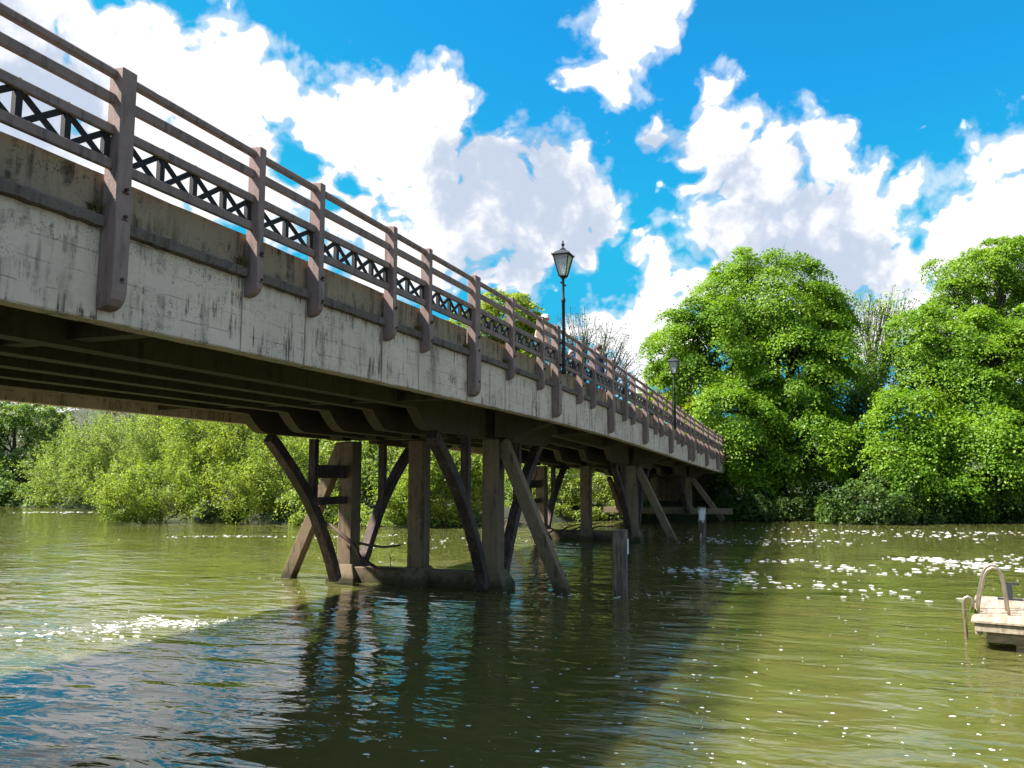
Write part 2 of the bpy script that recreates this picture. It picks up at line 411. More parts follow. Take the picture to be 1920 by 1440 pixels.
M['leaf_far'] = mat('distant budding twigs', m_leaf((0.13, 0.13, 0.09), (0.19, 0.17, 0.12), (0.12, 0.15, 0.06), 0.2))
M['bark'] = mat('bark', m_timber((0.06, 0.047, 0.034), (0.02, 0.016, 0.012)))
M['bark_pale'] = mat('pale bark', m_timber((0.17, 0.14, 0.09), (0.07, 0.055, 0.035)))
M['grass'] = mat('grass blade', m_leaf((0.07, 0.12, 0.015), (0.13, 0.18, 0.03), (0.05, 0.10, 0.01)))
M['dry'] = mat('dry weed', m_leaf((0.16, 0.12, 0.05), (0.24, 0.18, 0.09), (0.10, 0.09, 0.03), 0.3))

# ------------------------------------------------------------------ the setting: ground and water
def px_ground(x, y, z=0.0):
    d = px_dir(x, y); t = (z - HC) / d.z
    return Vector((d.x * t, d.y * t, z))
def sw2(s, w, z=0.0):      # bridge coordinates -> world
    return Vector((s * sp - w * cp, s * cp + w * sp, z))
BX = [-400, -120, -60, -44, -30, -24, -20.5, -15, -5, 0, 6, 14, 22, 40, 90, 400]
BY = [200, 110, 80, 74, 66, 58, 49.5, 46, 43.5, 45, 50, 50.5, 48.5, 49, 50, 60]
def bank_y(x): return np.interp(x, BX, BY) + 2.0
def ground_z(x, y):
    d = y - bank_y(x) + 0.6 * np.sin(x * 0.9) + 0.35 * np.sin(x * 2.3 + 1)
    z = -1.8 + 2.7 * np.clip((d + 2.2) / 4.0, 0, 1) ** 1.3
    z = z + np.clip(d - 2, 0, 60) * 0.025
    z = z + 26 * np.exp(-(((x + 80) / 110) ** 2 + ((y - 260) / 90) ** 2)) * np.clip((d - 20) / 60, 0, 1)
    z = z + 45 * np.clip((y - 300) / 600, 0, 1) ** 1.5
    near = np.clip((2.2 - y - 0.02 * np.abs(x)) / 1.2, 0, 1) * 2.9
    return np.where(y < 10, -1.8 + near, z)
def build_ground():
    xs = np.unique(np.concatenate([np.linspace(-3000, -130, 22), np.linspace(-130, 110, 161), np.linspace(110, 3000, 22)]))
    ys = np.unique(np.concatenate([np.linspace(-400, -4, 12), np.linspace(-4, 6, 16), np.linspace(6, 36, 8), np.linspace(36, 110, 90), np.linspace(110, 420, 32), np.linspace(420, 5000, 18)]))
    X, Y = np.meshgrid(xs, ys); Z = ground_z(X, Y)
    V = np.stack([X, Y, Z], -1).reshape(-1, 3); nx = len(xs)
    i = np.arange(len(ys) - 1)[:, None] * nx + np.arange(nx - 1)[None, :]
    Fq = np.stack([i, i + 1, i + nx + 1, i + nx], -1).reshape(-1, 4)
    prop(mk_np('ground', V, Fq, M['ground'], smooth=True), kind='structure')
    v, f = [(-1500, -30, 0), (1500, -30, 0), (1500, 260, 0), (-1500, 260, 0)], [(0, 1, 2, 3)]
    prop(mk('water', v, f, M['water']), kind='structure')
build_ground()

# ------------------------------------------------------------------ the bridge
OS, OW = 18.9, 9.8                               # bridge origin (station, offset) at the first river pier
bridge = empty('bridge', sw2(OS, OW, 0), math.pi / 2 - PHI)
prop(bridge, 'long concrete road bridge on braced piers with brown post and lattice railing', 'bridge')
def L(s, w, z): return (s - OS, w - OW, z)
DS = [-20, 10, 14, 18.2, 24.1, 28.4, 34.6, 39.6, 49.5, 62, 80]
DZ = [0.0, 0.0, 0.01, 0.04, 0.14, 0.27, 0.48, 0.66, 0.96, 1.3, 1.8]
def drop(s): return float(np.interp(s, DS, DZ))
def seg(s0, s1, step=0.6):
    n = max(1, int(round((s1 - s0) / step))); return [s0 + (s1 - s0) * i / n for i in range(n + 1)]
def run(poly, s0, s1, step=0.6, jit=0.0, rng=None):
    """sweep a (w, z) polygon along the bridge, following its fall"""
    rings = []
    for s in seg(s0, s1, step):
        rings.append([L(s, w + (rng.uniform(-jit, jit) if jit else 0), z - drop(s) + (rng.uniform(-jit, jit) if jit else 0)) for w, z in poly])
    return loft(rings)
def rect(w0, w1, z0, z1): return [(w0, z0), (w1, z0), (w1, z1), (w0, z1)]
def crect(w0, w1, z0, z1, c): return [(w0 + c, z0), (w1 - c, z0), (w1, z0 + c), (w1, z1 - c), (w1 - c, z1), (w0 + c, z1), (w0, z1 - c), (w0, z0 + c)]

POSTS = [(-3.6,'m'),(-1.7,'M'),(0.3,'m'),(2.1,'m'),(3.3,'m'),(5.21,'M'),(7.09,'m'),(8.26,'m'),(10.13,'m'),(11.29,'m'),(13.21,'W'),(15.06,'m'),(16.98,'m'),(18.15,'W'),
         (20.18,'m'),(21.49,'m'),(23.58,'W'),(25.46,'m'),(26.72,'m'),(28.71,'W'),(30.77,'m'),(31.96,'m'),(34.1,'W'),
         (36.1,'m'),(37.3,'m'),(39.3,'M'),(40.5,'M'),(42.5,'m'),(43.7,'m'),(45.7,'W'),(47.7,'m'),(48.9,'m'),(50.9,'W'),(52.9,'m'),(54.1,'m'),(56.1,'W'),(58.1,'m'),(60.0,'M')]
WID = {'m': 0.105, 'M': 0.165, 'W': 0.23}
S_END = POSTS[-1][0]
rng = random.Random(4)

def post_mesh(kind, s):
    hw = WID[kind] / 2; zt = 6.44 + rng.uniform(-0.015, 0.015); zb = 4.74 if kind == 'm' else 4.22
    wf, wb = 5.69, 5.852
    # profile in (w, z): tapered below the deck, rounded toe, kept clear of the fascia
    prof = [(wb, zt), (wf, zt - 0.015), (wf - 0.005, 5.2), (wf - 0.02, 4.95), (wf - 0.02, zb + 0.16), (wf - 0.005, zb + 0.08), (wf + 0.035, zb + 0.025), (wf + 0.085, zb), (wb, zb - 0.012)]
    d = drop(s)
    rings = [[L(s + k * hw, w, z - d) for w, z in prof] for k in (-1, 1)]
    return loft(rings)
for s, k in POSTS:
    v, f = post_mesh(k, s)
    p = mk('railing_post', v, f, M['post'], bridge, bevel=0.008)
    if s > -1:
        zs = ([4.92, 5.22] if k == 'm' else [4.48, 5.05, 5.3])
        if s > 22: zs = zs[:1]
        for z in zs:
            z -= drop(s); c = L(s + 0.01, 5.672, z)
            vv, ff = join(tube([(c[0], c[1] + 0.012, c[2]), (c[0], c[1] - 0.022, c[2])], 0.017, 6),
                          box(c[0] - 0.032, c[0] + 0.032, c[1] - 0.002, c[1] + 0.012, c[2] - 0.034, c[2] - 0.022))
            mk('bolt', vv, ff, M['bolt'], p)

cross_me = {}
for (s0, k0), (s1, k1) in zip(POSTS[:-1], POSTS[1:]):
    a, b = s0 + WID[k0] / 2, s1 - WID[k1] / 2
    near = s0 < 30
    v, f = run(crect(5.75, 5.82, 6.318, 6.405, 0.02), a - 0.01, b + 0.01, 0.9)
    mk('top_rail', v, f, M['rail'], bridge)
    v, f = run(crect(5.76, 5.81, 6.075, 6.175, 0.01), a - 0.01, b + 0.01, 0.9)
    mk('middle_rail', v, f, M['rail'], bridge)
    # lattice panel: two flat rails with crossed bars between
    n = 4 if (b - a) > 1.5 else 2
    v, f = run(crect(5.75, 5.80, 5.79, 5.88, 0.008), a - 0.008, b + 0.008, 0.9)
    lt = mk('lattice_rail', v, f, M['rail'], bridge)
    v, f = run(crect(5.75, 5.80, 5.47, 5.565, 0.008), a - 0.008, b + 0.008, 0.9)
    mk('lattice_rail', v, f, M['rail'], bridge)
    pitch = (b - a) / n
    bars = []
    for i in range(n):
        x0, x1 = a + i * pitch + 0.035, a + (i + 1) * pitch - 0.035
        d0, d1 = drop(x0), drop(x1)
        bars.append(('cross_bar', bar(L(x0, 5.80, 5.55 - d0), L(x1, 5.80, 5.81 - d1), 0.018, 0.055)))
        bars.append(('cross_bar', bar(L(x0, 5.822, 5.81 - d0), L(x1, 5.822, 5.55 - d1), 0.018, 0.055)))
        if i < n - 1 or True:
            xc = a + (i + 1) * pitch - (0.0 if i < n - 1 else 0.045)
            dd = drop(xc)
            up = bar(L(xc, 5.805, 5.54 - dd), L(xc, 5.805, 5.82 - dd), 0.06, 0.05, (0, 1, 0))
            stud = loft([[L(xc - 0.03, 5.77, 5.872 - dd), L(xc + 0.03, 5.77, 5.872 - dd), L(xc + 0.03, 5.81, 5.872 - dd), L(xc - 0.03, 5.81, 5.872 - dd)],
                         [L(xc - 0.006, 5.785, 5.90 - dd), L(xc + 0.006, 5.785, 5.90 - dd), L(xc + 0.006, 5.795, 5.90 - dd), L(xc - 0.006, 5.795, 5.90 - dd)]])
            bars.append(('upright', join(up, stud)))
    if near:
        for nm, (v, f) in bars: mk(nm, v, f, M['lattice'], lt)
    else:
        v, f = join(*[q for _, q in bars]); prop(mk('lattice_bars', v, f, M['lattice'], lt), kind='stuff')
    # concrete edge: upper panel, ledge, fascia panel
    v, f = run(rect(5.90, 6.10, 5.055, 5.452), a - 0.07, b + 0.07, 0.35, 0.006, rng)
    mk('parapet_panel', v, f, M['band'], bridge)
    v, f = run([(5.79, 4.945), (5.895, 4.93), (5.898, 5.075), (5.82, 5.058), (5.785, 5.03)], a + 0.015, b - 0.02 - (0.02 if rng.random() < 0.4 else 0), 0.08, 0.006, rng)
    mk('ledge', v, f, M['ledge'], bridge)
    v, f = run([(5.862, 4.135), (5.875, 4.120), (6.06, 4.120), (6.06, 5.05), (5.862, 5.05)], s0 + 0.072, s1 - 0.072, 0.16, 0.004, rng)
    fp = mk('fascia_panel', v, f, M['fascia'], bridge)
    if k0 == 'm' or True:
        v, f = run(rect(5.853, 6.055, 4.124, 5.04), s0 - 0.056, s0 + 0.069, 0.2)
        mk('joint_strip', v, f, M['strip'], fp)

# deck and girders
S0 = -8.0
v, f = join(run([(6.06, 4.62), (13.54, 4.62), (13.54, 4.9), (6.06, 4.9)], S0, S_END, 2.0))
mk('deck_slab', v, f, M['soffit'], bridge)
v, f = run([(6.10, 4.9), (7.5, 4.9), (7.5, 5.36), (6.10, 5.36)], S0, S_END, 2.0)
mk('footway', v, f, M['asphalt'], bridge)
v, f = run([(7.5, 4.9), (13.5, 4.9), (13.5, 5.24), (7.5, 5.24)], S0, S_END, 2.0)
mk('carriageway', v, f, M['asphalt'], bridge)
v, f = run(rect(13.54, 13.74, 4.12, 5.46), S0, S_END, 2.0); mk('far_fascia', v, f, M['fascia'], bridge)
v, f = join(run(rect(13.78, 13.86, 6.32, 6.41), S0, S_END, 2.0), run(rect(13.78, 13.86, 6.07, 6.17), S0, S_END, 2.0), run(rect(13.78, 13.86, 5.79, 5.88), S0, S_END, 2.0), run(rect(13.78, 13.86, 5.47, 5.56), S0, S_END, 2.0))
mk('far_rails', v, f, M['rail'], bridge)
for s, k in POSTS:
    v, f = box(s - OS - WID[k] / 2, s - OS + WID[k] / 2, 13.745 - OW, 13.90 - OW, 4.7 - drop(s), 6.44 - drop(s))
    mk('railing_post', v, f, M['post'], bridge)
PIERS = [18.9, 35.1, 51.3]
GW = [7.7, 8.75, 9.8, 10.85, 11.9]
def soffit(s):
    z = 4.17
    for p in PIERS:
        d = abs(s - p)
        if d < 4.42:
            if d > 3.75:
                u = (4.42 - d) / 0.67; z = min(z, 4.17 - 0.40 * (1 - math.sqrt(max(0, 1 - u * u))) if False else 4.17 - 0.40 * math.sin(u * math.pi / 2))
            else: z = min(z, 3.77)
    return z
for w in GW:
    edges = [S0] + PIERS + [S_END]
    for e0, e1 in zip(edges[:-1], edges[1:]):
        ss = set(seg(e0, e1, 1.2))
        for p in PIERS:
            for k in (-1, 1):
                for i in range(9): ss.add(p + k * (3.75 + 0.67 * i / 8))
        ss = sorted(x for x in ss if e0 + 0.001 <= x <= e1 - 0.001)
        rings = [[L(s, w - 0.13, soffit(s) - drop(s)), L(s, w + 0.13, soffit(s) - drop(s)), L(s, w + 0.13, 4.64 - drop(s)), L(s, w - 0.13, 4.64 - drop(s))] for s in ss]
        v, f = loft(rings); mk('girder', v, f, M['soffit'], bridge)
for s in (6.4, 13.75, 24.0, 29.6, 40.4, 46.0):
    for w0, w1 in [(6.065, GW[0])] + list(zip(GW[:-1], GW[1:])) + [(GW[-1], 13.53)]:
        a, b = w0 + (0.132 if w0 > 6.1 else 0), w1 - (0.132 if w1 < 13 else 0)
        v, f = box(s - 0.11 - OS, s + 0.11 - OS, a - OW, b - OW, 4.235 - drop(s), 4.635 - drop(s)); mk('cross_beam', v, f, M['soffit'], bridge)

def brace_pts(sc, w, k):
    P = [(3.52, 3.70), (2.75, 2.98), (2.05, 2.22), (1.45, 1.48), (0.85, 0.62), (0.60, 0.16)]
    P = [(3.5, 3.72), (3.1, 3.40), (2.6, 2.96), (2.05, 2.42), (1.55, 1.80), (1.12, 1.12), (0.78, 0.52), (0.60, 0.10)]
    return [(sc + k * a, w, z) for a, z in P]
def swept(pts, wx, wy):
    """rectangular section in the s-z plane"""
    rings = []
    for i, p in enumerate(pts):
        a, b = pts[max(0, i - 1)], pts[min(len(pts) - 1, i + 1)]
        t = Vector((b[0] - a[0], 0, b[2] - a[2])).normalized(); nrm = Vector((-t.z, 0, t.x))
        q = Vector(L(*p))
        rings.append([q + nrm * (sy * wy / 2) + Vector((0, sx * wx / 2, 0)) for sx, sy in ((-1,-1),(1,-1),(1,1),(-1,1))])
    return loft(rings)
for pi, sc in enumerate(PIERS):
    dz = drop(sc); base = [-2.0, -2.0, 0.45][pi]; zw = [0.0, 0.0, 0.5][pi]
    pier = empty('pier', L(sc, OW, 0), 0, bridge); off = Vector((sc - OS, 0, 0))
    def sub(name, vf, m, **kw):
        v, f = vf; v = [Vector(p) - off for p in v]
        return mk(name, v, f, m, pier, **kw)
    top = 3.768 - dz
    for w in (7.7, 9.8, 11.9):
        x = sc - OS; y = w - OW
        sub('column', box(x - 0.23, x + 0.23, y - 0.22, y + 0.22, base, top), M['pier'], bevel=0.03)
        rings = []
        for h, z in ((0.46, base), (0.43, 0.12 + zw), (0.26, 0.46 + zw)):
            rings.append([(x - h, y - h, z), (x + h, y - h, z), (x + h, y + h, z), (x - h, y + h, z)])
        sub('footing', loft(rings), M['pier'], bevel=0.015)
    for w0, w1 in ((7.7, 9.8), (9.8, 11.9)):
        sub('tie_beam', box(sc - OS - 0.2, sc - OS + 0.2, w0 - OW + 0.3, w1 - OW - 0.3, base, 0.40 + zw), M['pier'], bevel=0.02)
    # cap: cross head with tapering cantilevers
    h = 0.24
    prof = [(12.45, 3.75), (7.15, 3.75), (6.07, 4.14), (6.07, 4.63), (13.53, 4.63), (13.53, 4.14)]
    # keep clear of the girders by butting between them
    ws = [6.07] + [g for g in GW] + [13.53]
    for i in range(len(ws) - 1):
        a = ws[i] + (0.133 if i else 0); b = ws[i + 1] - (0.133 if i < len(ws) - 2 else 0)
        def zb(w): return float(np.interp(w, [6.07, 7.15, 12.45, 13.53], [4.16, 3.80, 3.80, 4.16])) - dz
        pl = [(a, zb(a)), (b, zb(b))] if i not in (0, len(ws) - 2) else ([(a, zb(a)), (7.15, zb(7.15)), (b, zb(b))] if i == 0 else [(a, zb(a)), (12.45, zb(12.45)), (b, zb(b))])
        ring = pl + [(b, 4.632 - dz), (a, 4.632 - dz)]
        sub('cross_head', loft([[L(sc - h, w, z) for w, z in ring], [L(sc + h, w, z) for w, z in ring]]), M['soffit'])
    # raking struts in the plane of the pier
    if pi < 2:
        sub('raking_strut', bar(L(sc, 14.35, -1.2), L(sc, 12.14, 3.70 - dz), 0.32, 0.30, (1, 0, 0)), M['pier'], bevel=0.02)
    sub('raking_strut', bar(L(sc, 5.35, -1.2) if pi < 2 else L(sc, 5.6, 0.1), L(sc, 7.46, 3.70 - dz), 0.32, 0.30, (1, 0, 0)), M['pier'], bevel=0.02)
    for w in (7.7, 11.9):
        for k in (-1, 1):
            if pi == 2 and k == 1: continue
            pts = [(s, w, z - dz * (z / 3.7) + (zw if z < 1 else 0)) for s, _, z in brace_pts(sc, w, k)]
            sub('curved_brace', swept(pts, 0.25, 0.25), M['timber'], bevel=0.012)
            hs = sc + k * 1.72
            zc = float(np.interp(1.72, [1.55, 2.05], [1.80, 2.42])) - dz * 0.5
            sub('hanger', box(hs - OS - 0.085, hs - OS + 0.085, w - OW - 0.10, w - OW + 0.10, zc + 0.08, top - 0.002), M['timber'], bevel=0.01)
            if w > 10 and k == -1:
                for z0, z1 in ((2.78, 3.12), (2.10, 2.30)):
                    e = sc - 0.232 ; s_a = sc - (1.63 if z0 > 2.5 else 1.46)
                    sub('stay', box(s_a - OS, e - OS, w - OW - 0.05, w - OW + 0.05, z0 - dz, z1 - dz), M['timber'], bevel=0.008)
    if pi == 2:
        sub('sill_beam', box(sc - OS - 0.62, sc - OS - 0.42, 5.0 - OW, 13.0 - OW, 0.5, 0.86), M['pier'], bevel=0.015)
# far abutment
v, f = box(59.2 - OS, 62 - OS, 6.3 - OW, 13.3 - OW, -1, 3.0); mk('abutment', v, f, M['pier'], bridge)
v, f = box(-8.5 - OS, -8.02 - OS, 5.9 - OW, 13.7 - OW, -1.9, 5.2); mk('abutment', v, f, M['pier'], bridge)

# ------------------------------------------------------------------ street lamps on the bridge
def lamp(s, z0, ztop, label):
    p = sw2(s, 5.585, z0)
    root = empty('street_lamp', p, math.pi / 2 - PHI)
    prop(root, label, 'street lamp', 'street lamps on the bridge')
    H = ztop - z0; zl = H - 0.98
    col = [(0.052, 0), (0.052, 0.10), (0.040, 0.14), (0.040, zl - 0.56), (0.052, zl - 0.55), (0.056, zl - 0.50), (0.045, zl - 0.46), (0.033, zl - 0.44), (0.029, zl), (0.045, zl + 0.02), (0.045, zl + 0.05)]
    v, f = lathe(col, 12); mk('pole', v, f, M['iron'], root, smooth=True)
    v, f = join(tube([(-0.16, 0.0, zl - 0.10), (0.16, 0.0, zl - 0.10)], 0.014, 8), tube([(-0.19, 0, zl - 0.10), (-0.155, 0, zl - 0.10)], 0.024, 8), tube([(0.155, 0, zl - 0.10), (0.19, 0, zl - 0.10)], 0.024, 8))
    mk('ladder_bar', v, f, M['iron'], root, smooth=True)
    for zc in (0.22, 0.75):
        v, f = join(lathe([(0.050, zc - 0.025), (0.050, zc + 0.025)], 10), box(-0.03, 0.03, 0.03, 0.13, zc - 0.02, zc + 0.02)); mk('clamp', v, f, M['iron'], root)
    lb, lt_, h0, h1 = 0.085, 0.195, zl + 0.10, zl + 0.60
    v, f = loft([[(sx * r, sy * r, z) for sx, sy in ((-1,-1),(1,-1),(1,1),(-1,1))] for r, z in ((0.03, zl + 0.03), (lb + 0.012, zl + 0.085), (lb + 0.012, h0))])
    lan = mk('lantern', v, f, M['iron'], root)
    for i in range(4):
        a, b = ((-1,-1),(1,-1),(1,1),(-1,1))[i], ((-1,-1),(1,-1),(1,1),(-1,1))[(i + 1) % 4]
        v, f = bar((a[0] * lb, a[1] * lb, h0), (a[0] * lt_, a[1] * lt_, h1), 0.022, 0.022); mk('lantern_bar', v, f, M['iron'], lan)
        q = 0.93
        o = 0.004
        pts = [(a[0]*lb*q, a[1]*lb*q, h0), (b[0]*lb*q, b[1]*lb*q, h0), (b[0]*lt_*q, b[1]*lt_*q, h1), (a[0]*lt_*q, a[1]*lt_*q, h1)]
        n = (Vector(pts[1]) - Vector(pts[0])).cross(Vector(pts[3]) - Vector(pts[0])).normalized() * o
        v, f = loft([[Vector(x) for x in pts], [Vector(x) - n for x in pts]]); mk('pane', v, f, M['glass'], lan)
    v, f = join(lathe([(0.03, h0 + 0.0), (0.035, h0 + 0.12), (0.05, h0 + 0.2), (0.045, h0 + 0.30), (0.012, h0 + 0.34)], 10)); mk('bulb', v, f, M['plate'], lan, smooth=True)
    v, f = join(loft([[(sx * r, sy * r, z) for sx, sy in ((-1,-1),(1,-1),(1,1),(-1,1))] for r, z in ((0.222, h1 - 0.012), (0.228, h1 + 0.012), (0.15, h1 + 0.085), (0.075, h1 + 0.13))]),
                lathe([(0.075, h1 + 0.125), (0.08, h1 + 0.16), (0.05, h1 + 0.18), (0.022, h1 + 0.20), (0.022, h1 + 0.24), (0.045, h1 + 0.265), (0.045, h1 + 0.29), (0.015, h1 + 0.31), (0.022, h1 + 0.34), (0.004, h1 + 0.39)], 10),
                *[tube([(sx * 0.222, sy * 0.222, h1), (sx * 0.222, sy * 0.222, h1 + 0.05)], (0.012, 0.004), 5) for sx, sy in ((-1,-1),(1,-1),(1,1),(-1,1))])
    mk('lantern_roof', v, f, M['iron'], root)
    return root
lamp(18.15, 5.20, 8.48, 'black lamp post with tapered lantern on the bridge beside the white-hatted person')
lamp(34.1, 4.78, 8.04, 'black lamp post with tapered lantern on the bridge end under the big trees')

# ------------------------------------------------------------------ timber piles in the river
def pile(s, w, half, top, label, m, plate=None):
    p = sw2(s, w, 0); root = empty('timber_pile', (p.x, p.y, 0), math.pi / 2 - PHI + 0.1)
    prop(root, label, 'pile', 'timber piles beside the piers')
    r = random.Random(int(s * 10)); rings = []
    for z in np.linspace(-1.6, top, 9):
        k = half * (1 + r.uniform(-0.03, 0.03)); c = k * 0.85
        rings.append([(x + r.uniform(-0.008, 0.008), y + r.uniform(-0.008, 0.008), z + (r.uniform(-0.02, 0.03) if z > top - 0.1 else 0)) for x, y in ((-k,-c),(-c,-k),(c,-k),(k,-c),(k,c),(c,k),(-c,k),(-k,c))])
    v, f = loft(rings); mk('shaft', v, f, m, root)
    v, f = box(-half * 1.08, half * 1.05, -half * 1.06, half * 1.06, top - 0.005, top + 0.035); mk('cap', v, f, M['stake'], root, bevel=0.01)
    if plate:
        v, f = plate; mk('plate', v, f, M['plate'], root, bevel=0.004)
pile(19.23, 4.54, 0.165, 1.46, 'brown square timber pile with small white plate standing beside the raking strut', M['stake'],
     box(-0.10, 0.09, -0.20, -0.178, 0.92, 1.28))
pile(38.0, 5.1, 0.17, 1.36, 'white-painted peeling timber pile standing in shade below the bridge end', M['peel'],
     box(-0.20, -0.178, -0.12, 0.12, 0.80, 1.22))

# ------------------------------------------------------------------ floating dock with ladder rails
def dock():
    root = empty('floating_dock', (7.44, 13.23, 0), R(-31))
    prop(root, 'weathered timber floating dock with bent tube ladder rails at its end', 'dock')
    r = random.Random(3)
    # local x along the front edge, y away from it
    edges = [0.0, 0.52, 1.02, 1.55, 2.06, 2.58, 3.10]
    for i in range(6):
        v, f = box(-0.03 + r.uniform(-0.025, 0.02), 4.0, edges[i] - (0.03 if i == 0 else 0), edges[i + 1] - 0.015, 0.425 + r.uniform(0, 0.004), 0.465 + r.uniform(0, 0.012))
        mk('plank', v, f, M['deckwood'], root, bevel=0.007)
    v, f = box(0.0, 4.0, 0.0, 0.09, 0.29, 0.423); mk('side_beam', v, f, M['deckwood'], root, bevel=0.01)
    v, f = box(0.0, 4.0, 2.98, 3.07, 0.20, 0.423); mk('side_beam', v, f, M['dockside'], root, bevel=0.01)
    v, f = box(0.0, 0.10, 0.095, 2.975, 0.22, 0.423); mk('end_beam', v, f, M['deckwood'], root, bevel=0.01)
    for x0, x1 in ((0.55, 1.5), (1.8, 2.8), (3.0, 3.9)):
        v, f = box(x0, x1, 0.16, 2.8, -0.25, 0.21); mk('float', v, f, M['dockside'], root, bevel=0.03)
    v, f = box(0.16, 4.0, 0.11, 0.19, 0.12, 0.285); mk('bearer', v, f, M['dockside'], root, bevel=0.01)
    def hoop(y, dx):
        P = [(0.00, 0.42), (0.02, 0.62), (0.08, 0.90), (0.13, 1.10), (0.18, 1.19), (0.25, 1.235), (0.33, 1.215), (0.385, 1.13), (0.41, 0.98), (0.435, 0.70), (0.45, 0.42)]
        v, f = tube([(x + dx, y, z) for x, z in P], 0.023, 10); mk('hand_rail', v, f, M['steel'], root, smooth=True)
    hoop(0.82, 0.04); hoop(1.33, 0.01)
    v, f = tube([(-0.035, 0.95, 0.44), (-0.03, 0.95, 0.62), (-0.05, 0.95, 0.68), (-0.10, 0.95, 0.71), (-0.15, 0.95, 0.68), (-0.175, 0.95, 0.60), (-0.17, 0.95, 0.35), (-0.16, 0.95, 0.05), (-0.13, 0.95, -0.6)], 0.028, 10)
    mk('ladder_rail', v, f, M['steel'], root, smooth=True)
    v, f = join(box(0.33, 0.73, 2.68, 2.84, 0.479, 0.50), box(0.47, 0.57, 2.71, 2.81, 0.50, 0.76), box(0.37, 0.69, 2.73, 2.79, 0.76, 0.79))
    mk('cleat', v, f, M['iron'], root)
    return root
dk = dock()

# ------------------------------------------------------------------ foliage tools
def unit(a): return a / np.maximum(np.linalg.norm(a, axis=1, keepdims=True), 1e-9)
def leaf_mesh(C, N, size, g, aspect=0.7, fold=0.18):
    """kite leaves at C facing N; returns V, quads"""
    n = len(C); N = unit(N)
    T = unit(np.cross(N, unit(g.normal(size=(n, 3))))); B = np.cross(N, T)
    s = size * g.uniform(0.6, 1.35, (n, 1))
    a, b = T * s * 0.5, B * s * 0.5 * aspect
    fo = N * s * fold * g.uniform(-0.3, 1, (n, 1))
    V = np.stack([C - a, C + b - a * 0.1 + fo, C + a, C - b - a * 0.1 + fo], 1).reshape(-1, 3)
    return V, np.arange(4 * n).reshape(n, 4)
def pads(ells, count, g, lo=0.5):
    """clump centres in a union of ellipsoids (rows cx,cy,cz,rx,ry,rz), denser towards the outside; with outward directions"""
    E = np.array(ells, float); vol = (E[:, 3] * E[:, 4] * E[:, 5]) ** 0.72; pr = vol / vol.sum(); out = []; dr = []
    while len(out) < count:
        e = E[g.choice(len(E), p=pr)]; d = g.normal(size=3); d /= np.linalg.norm(d)
        r = lo + (1 - lo) * g.random() ** 0.7
        p = e[:3] + d * e[3:6] * r
        q = (((p - E[:, :3]) / E[:, 3:6]) ** 2).sum(1)
        if (q < 0.30 * lo / 0.5).sum() > (1 if lo < 0.5 else 0): continue
        out.append(p); dr.append(d)
    return np.array(out), np.array(dr)
def clumps(P, D, per, rad, g, flat=0.35, up=0.9, outw=0.6, rand=0.55):
    """leaves on the upper skin of dome-shaped clumps"""
    n = len(P); k = per
    nz = unit(np.array([0, 0, up]) + D * outw + g.normal(size=(n, 3)) * 0.15)
    t1 = unit(np.cross(nz, g.normal(size=(n, 3)))); t2 = np.cross(nz, t1)
    R_ = rad * g.uniform(0.6, 1.35, n)
    ang = g.uniform(0, 2 * np.pi, (n, k)); rr = np.sqrt(g.random((n, k))) * (1 + 0.25 * g.normal(size=(n, k)))
    lob = 1 + 0.25 * np.sin(ang * 3 + g.uniform(0, 6.28, (n, 1))) + 0.15 * np.sin(ang * 5 + g.uniform(0, 6.28, (n, 1)))
    rr = np.clip(rr, 0, 1.3) * lob
    hgt = -flat * rr ** 2 + 0.13 * g.normal(size=(n, k))
    C = P[:, None, :] + (t1[:, None] * (np.cos(ang) * rr)[..., None] + t2[:, None] * (np.sin(ang) * rr)[..., None] + nz[:, None] * hgt[..., None]) * R_[:, None, None]
    out = (t1[:, None] * (np.cos(ang) * rr)[..., None] + t2[:, None] * (np.sin(ang) * rr)[..., None])
    N = nz[:, None] + out * 0.5 + g.normal(size=(n, k, 3)) * rand
    return C.reshape(-1, 3), N.reshape(-1, 3)
def sprays(P, D, per, length, g, up=1.0, outw=0.5, wid=0.16):
    """leaves strung along slender upright or arching shoots"""
    n = len(P)
    d = unit(np.array([0, 0, up]) + D * outw + g.normal(size=(n, 3)) * 0.25)
    Ls = length * g.uniform(0.5, 1.4, n); t = g.uniform(-0.6, 1.0, (n, per)); ns = 5
    k = g.integers(0, ns, (n, per)); offs = g.normal(size=(n, ns, 3)) * 0.28; tilt = g.normal(size=(n, ns, 3)) * 0.28
    ii = np.arange(n)[:, None]
    C = P[:, None] + offs[ii, k] * length * 0.5 + (d[:, None] + tilt[ii, k]) * (t * Ls[:, None])[..., None]
    C = C + g.normal(size=(n, per, 3)) * (wid * (1.15 - 0.75 * np.clip(t, 0, 1)))[..., None]
    C[..., 2] -= (np.clip(t, 0, 1) ** 2 * Ls[:, None]) * 0.18
    N = np.array([0, 0, 0.5]) + g.normal(size=(n, per, 3))
    return C.reshape(-1, 3), N.reshape(-1, 3)
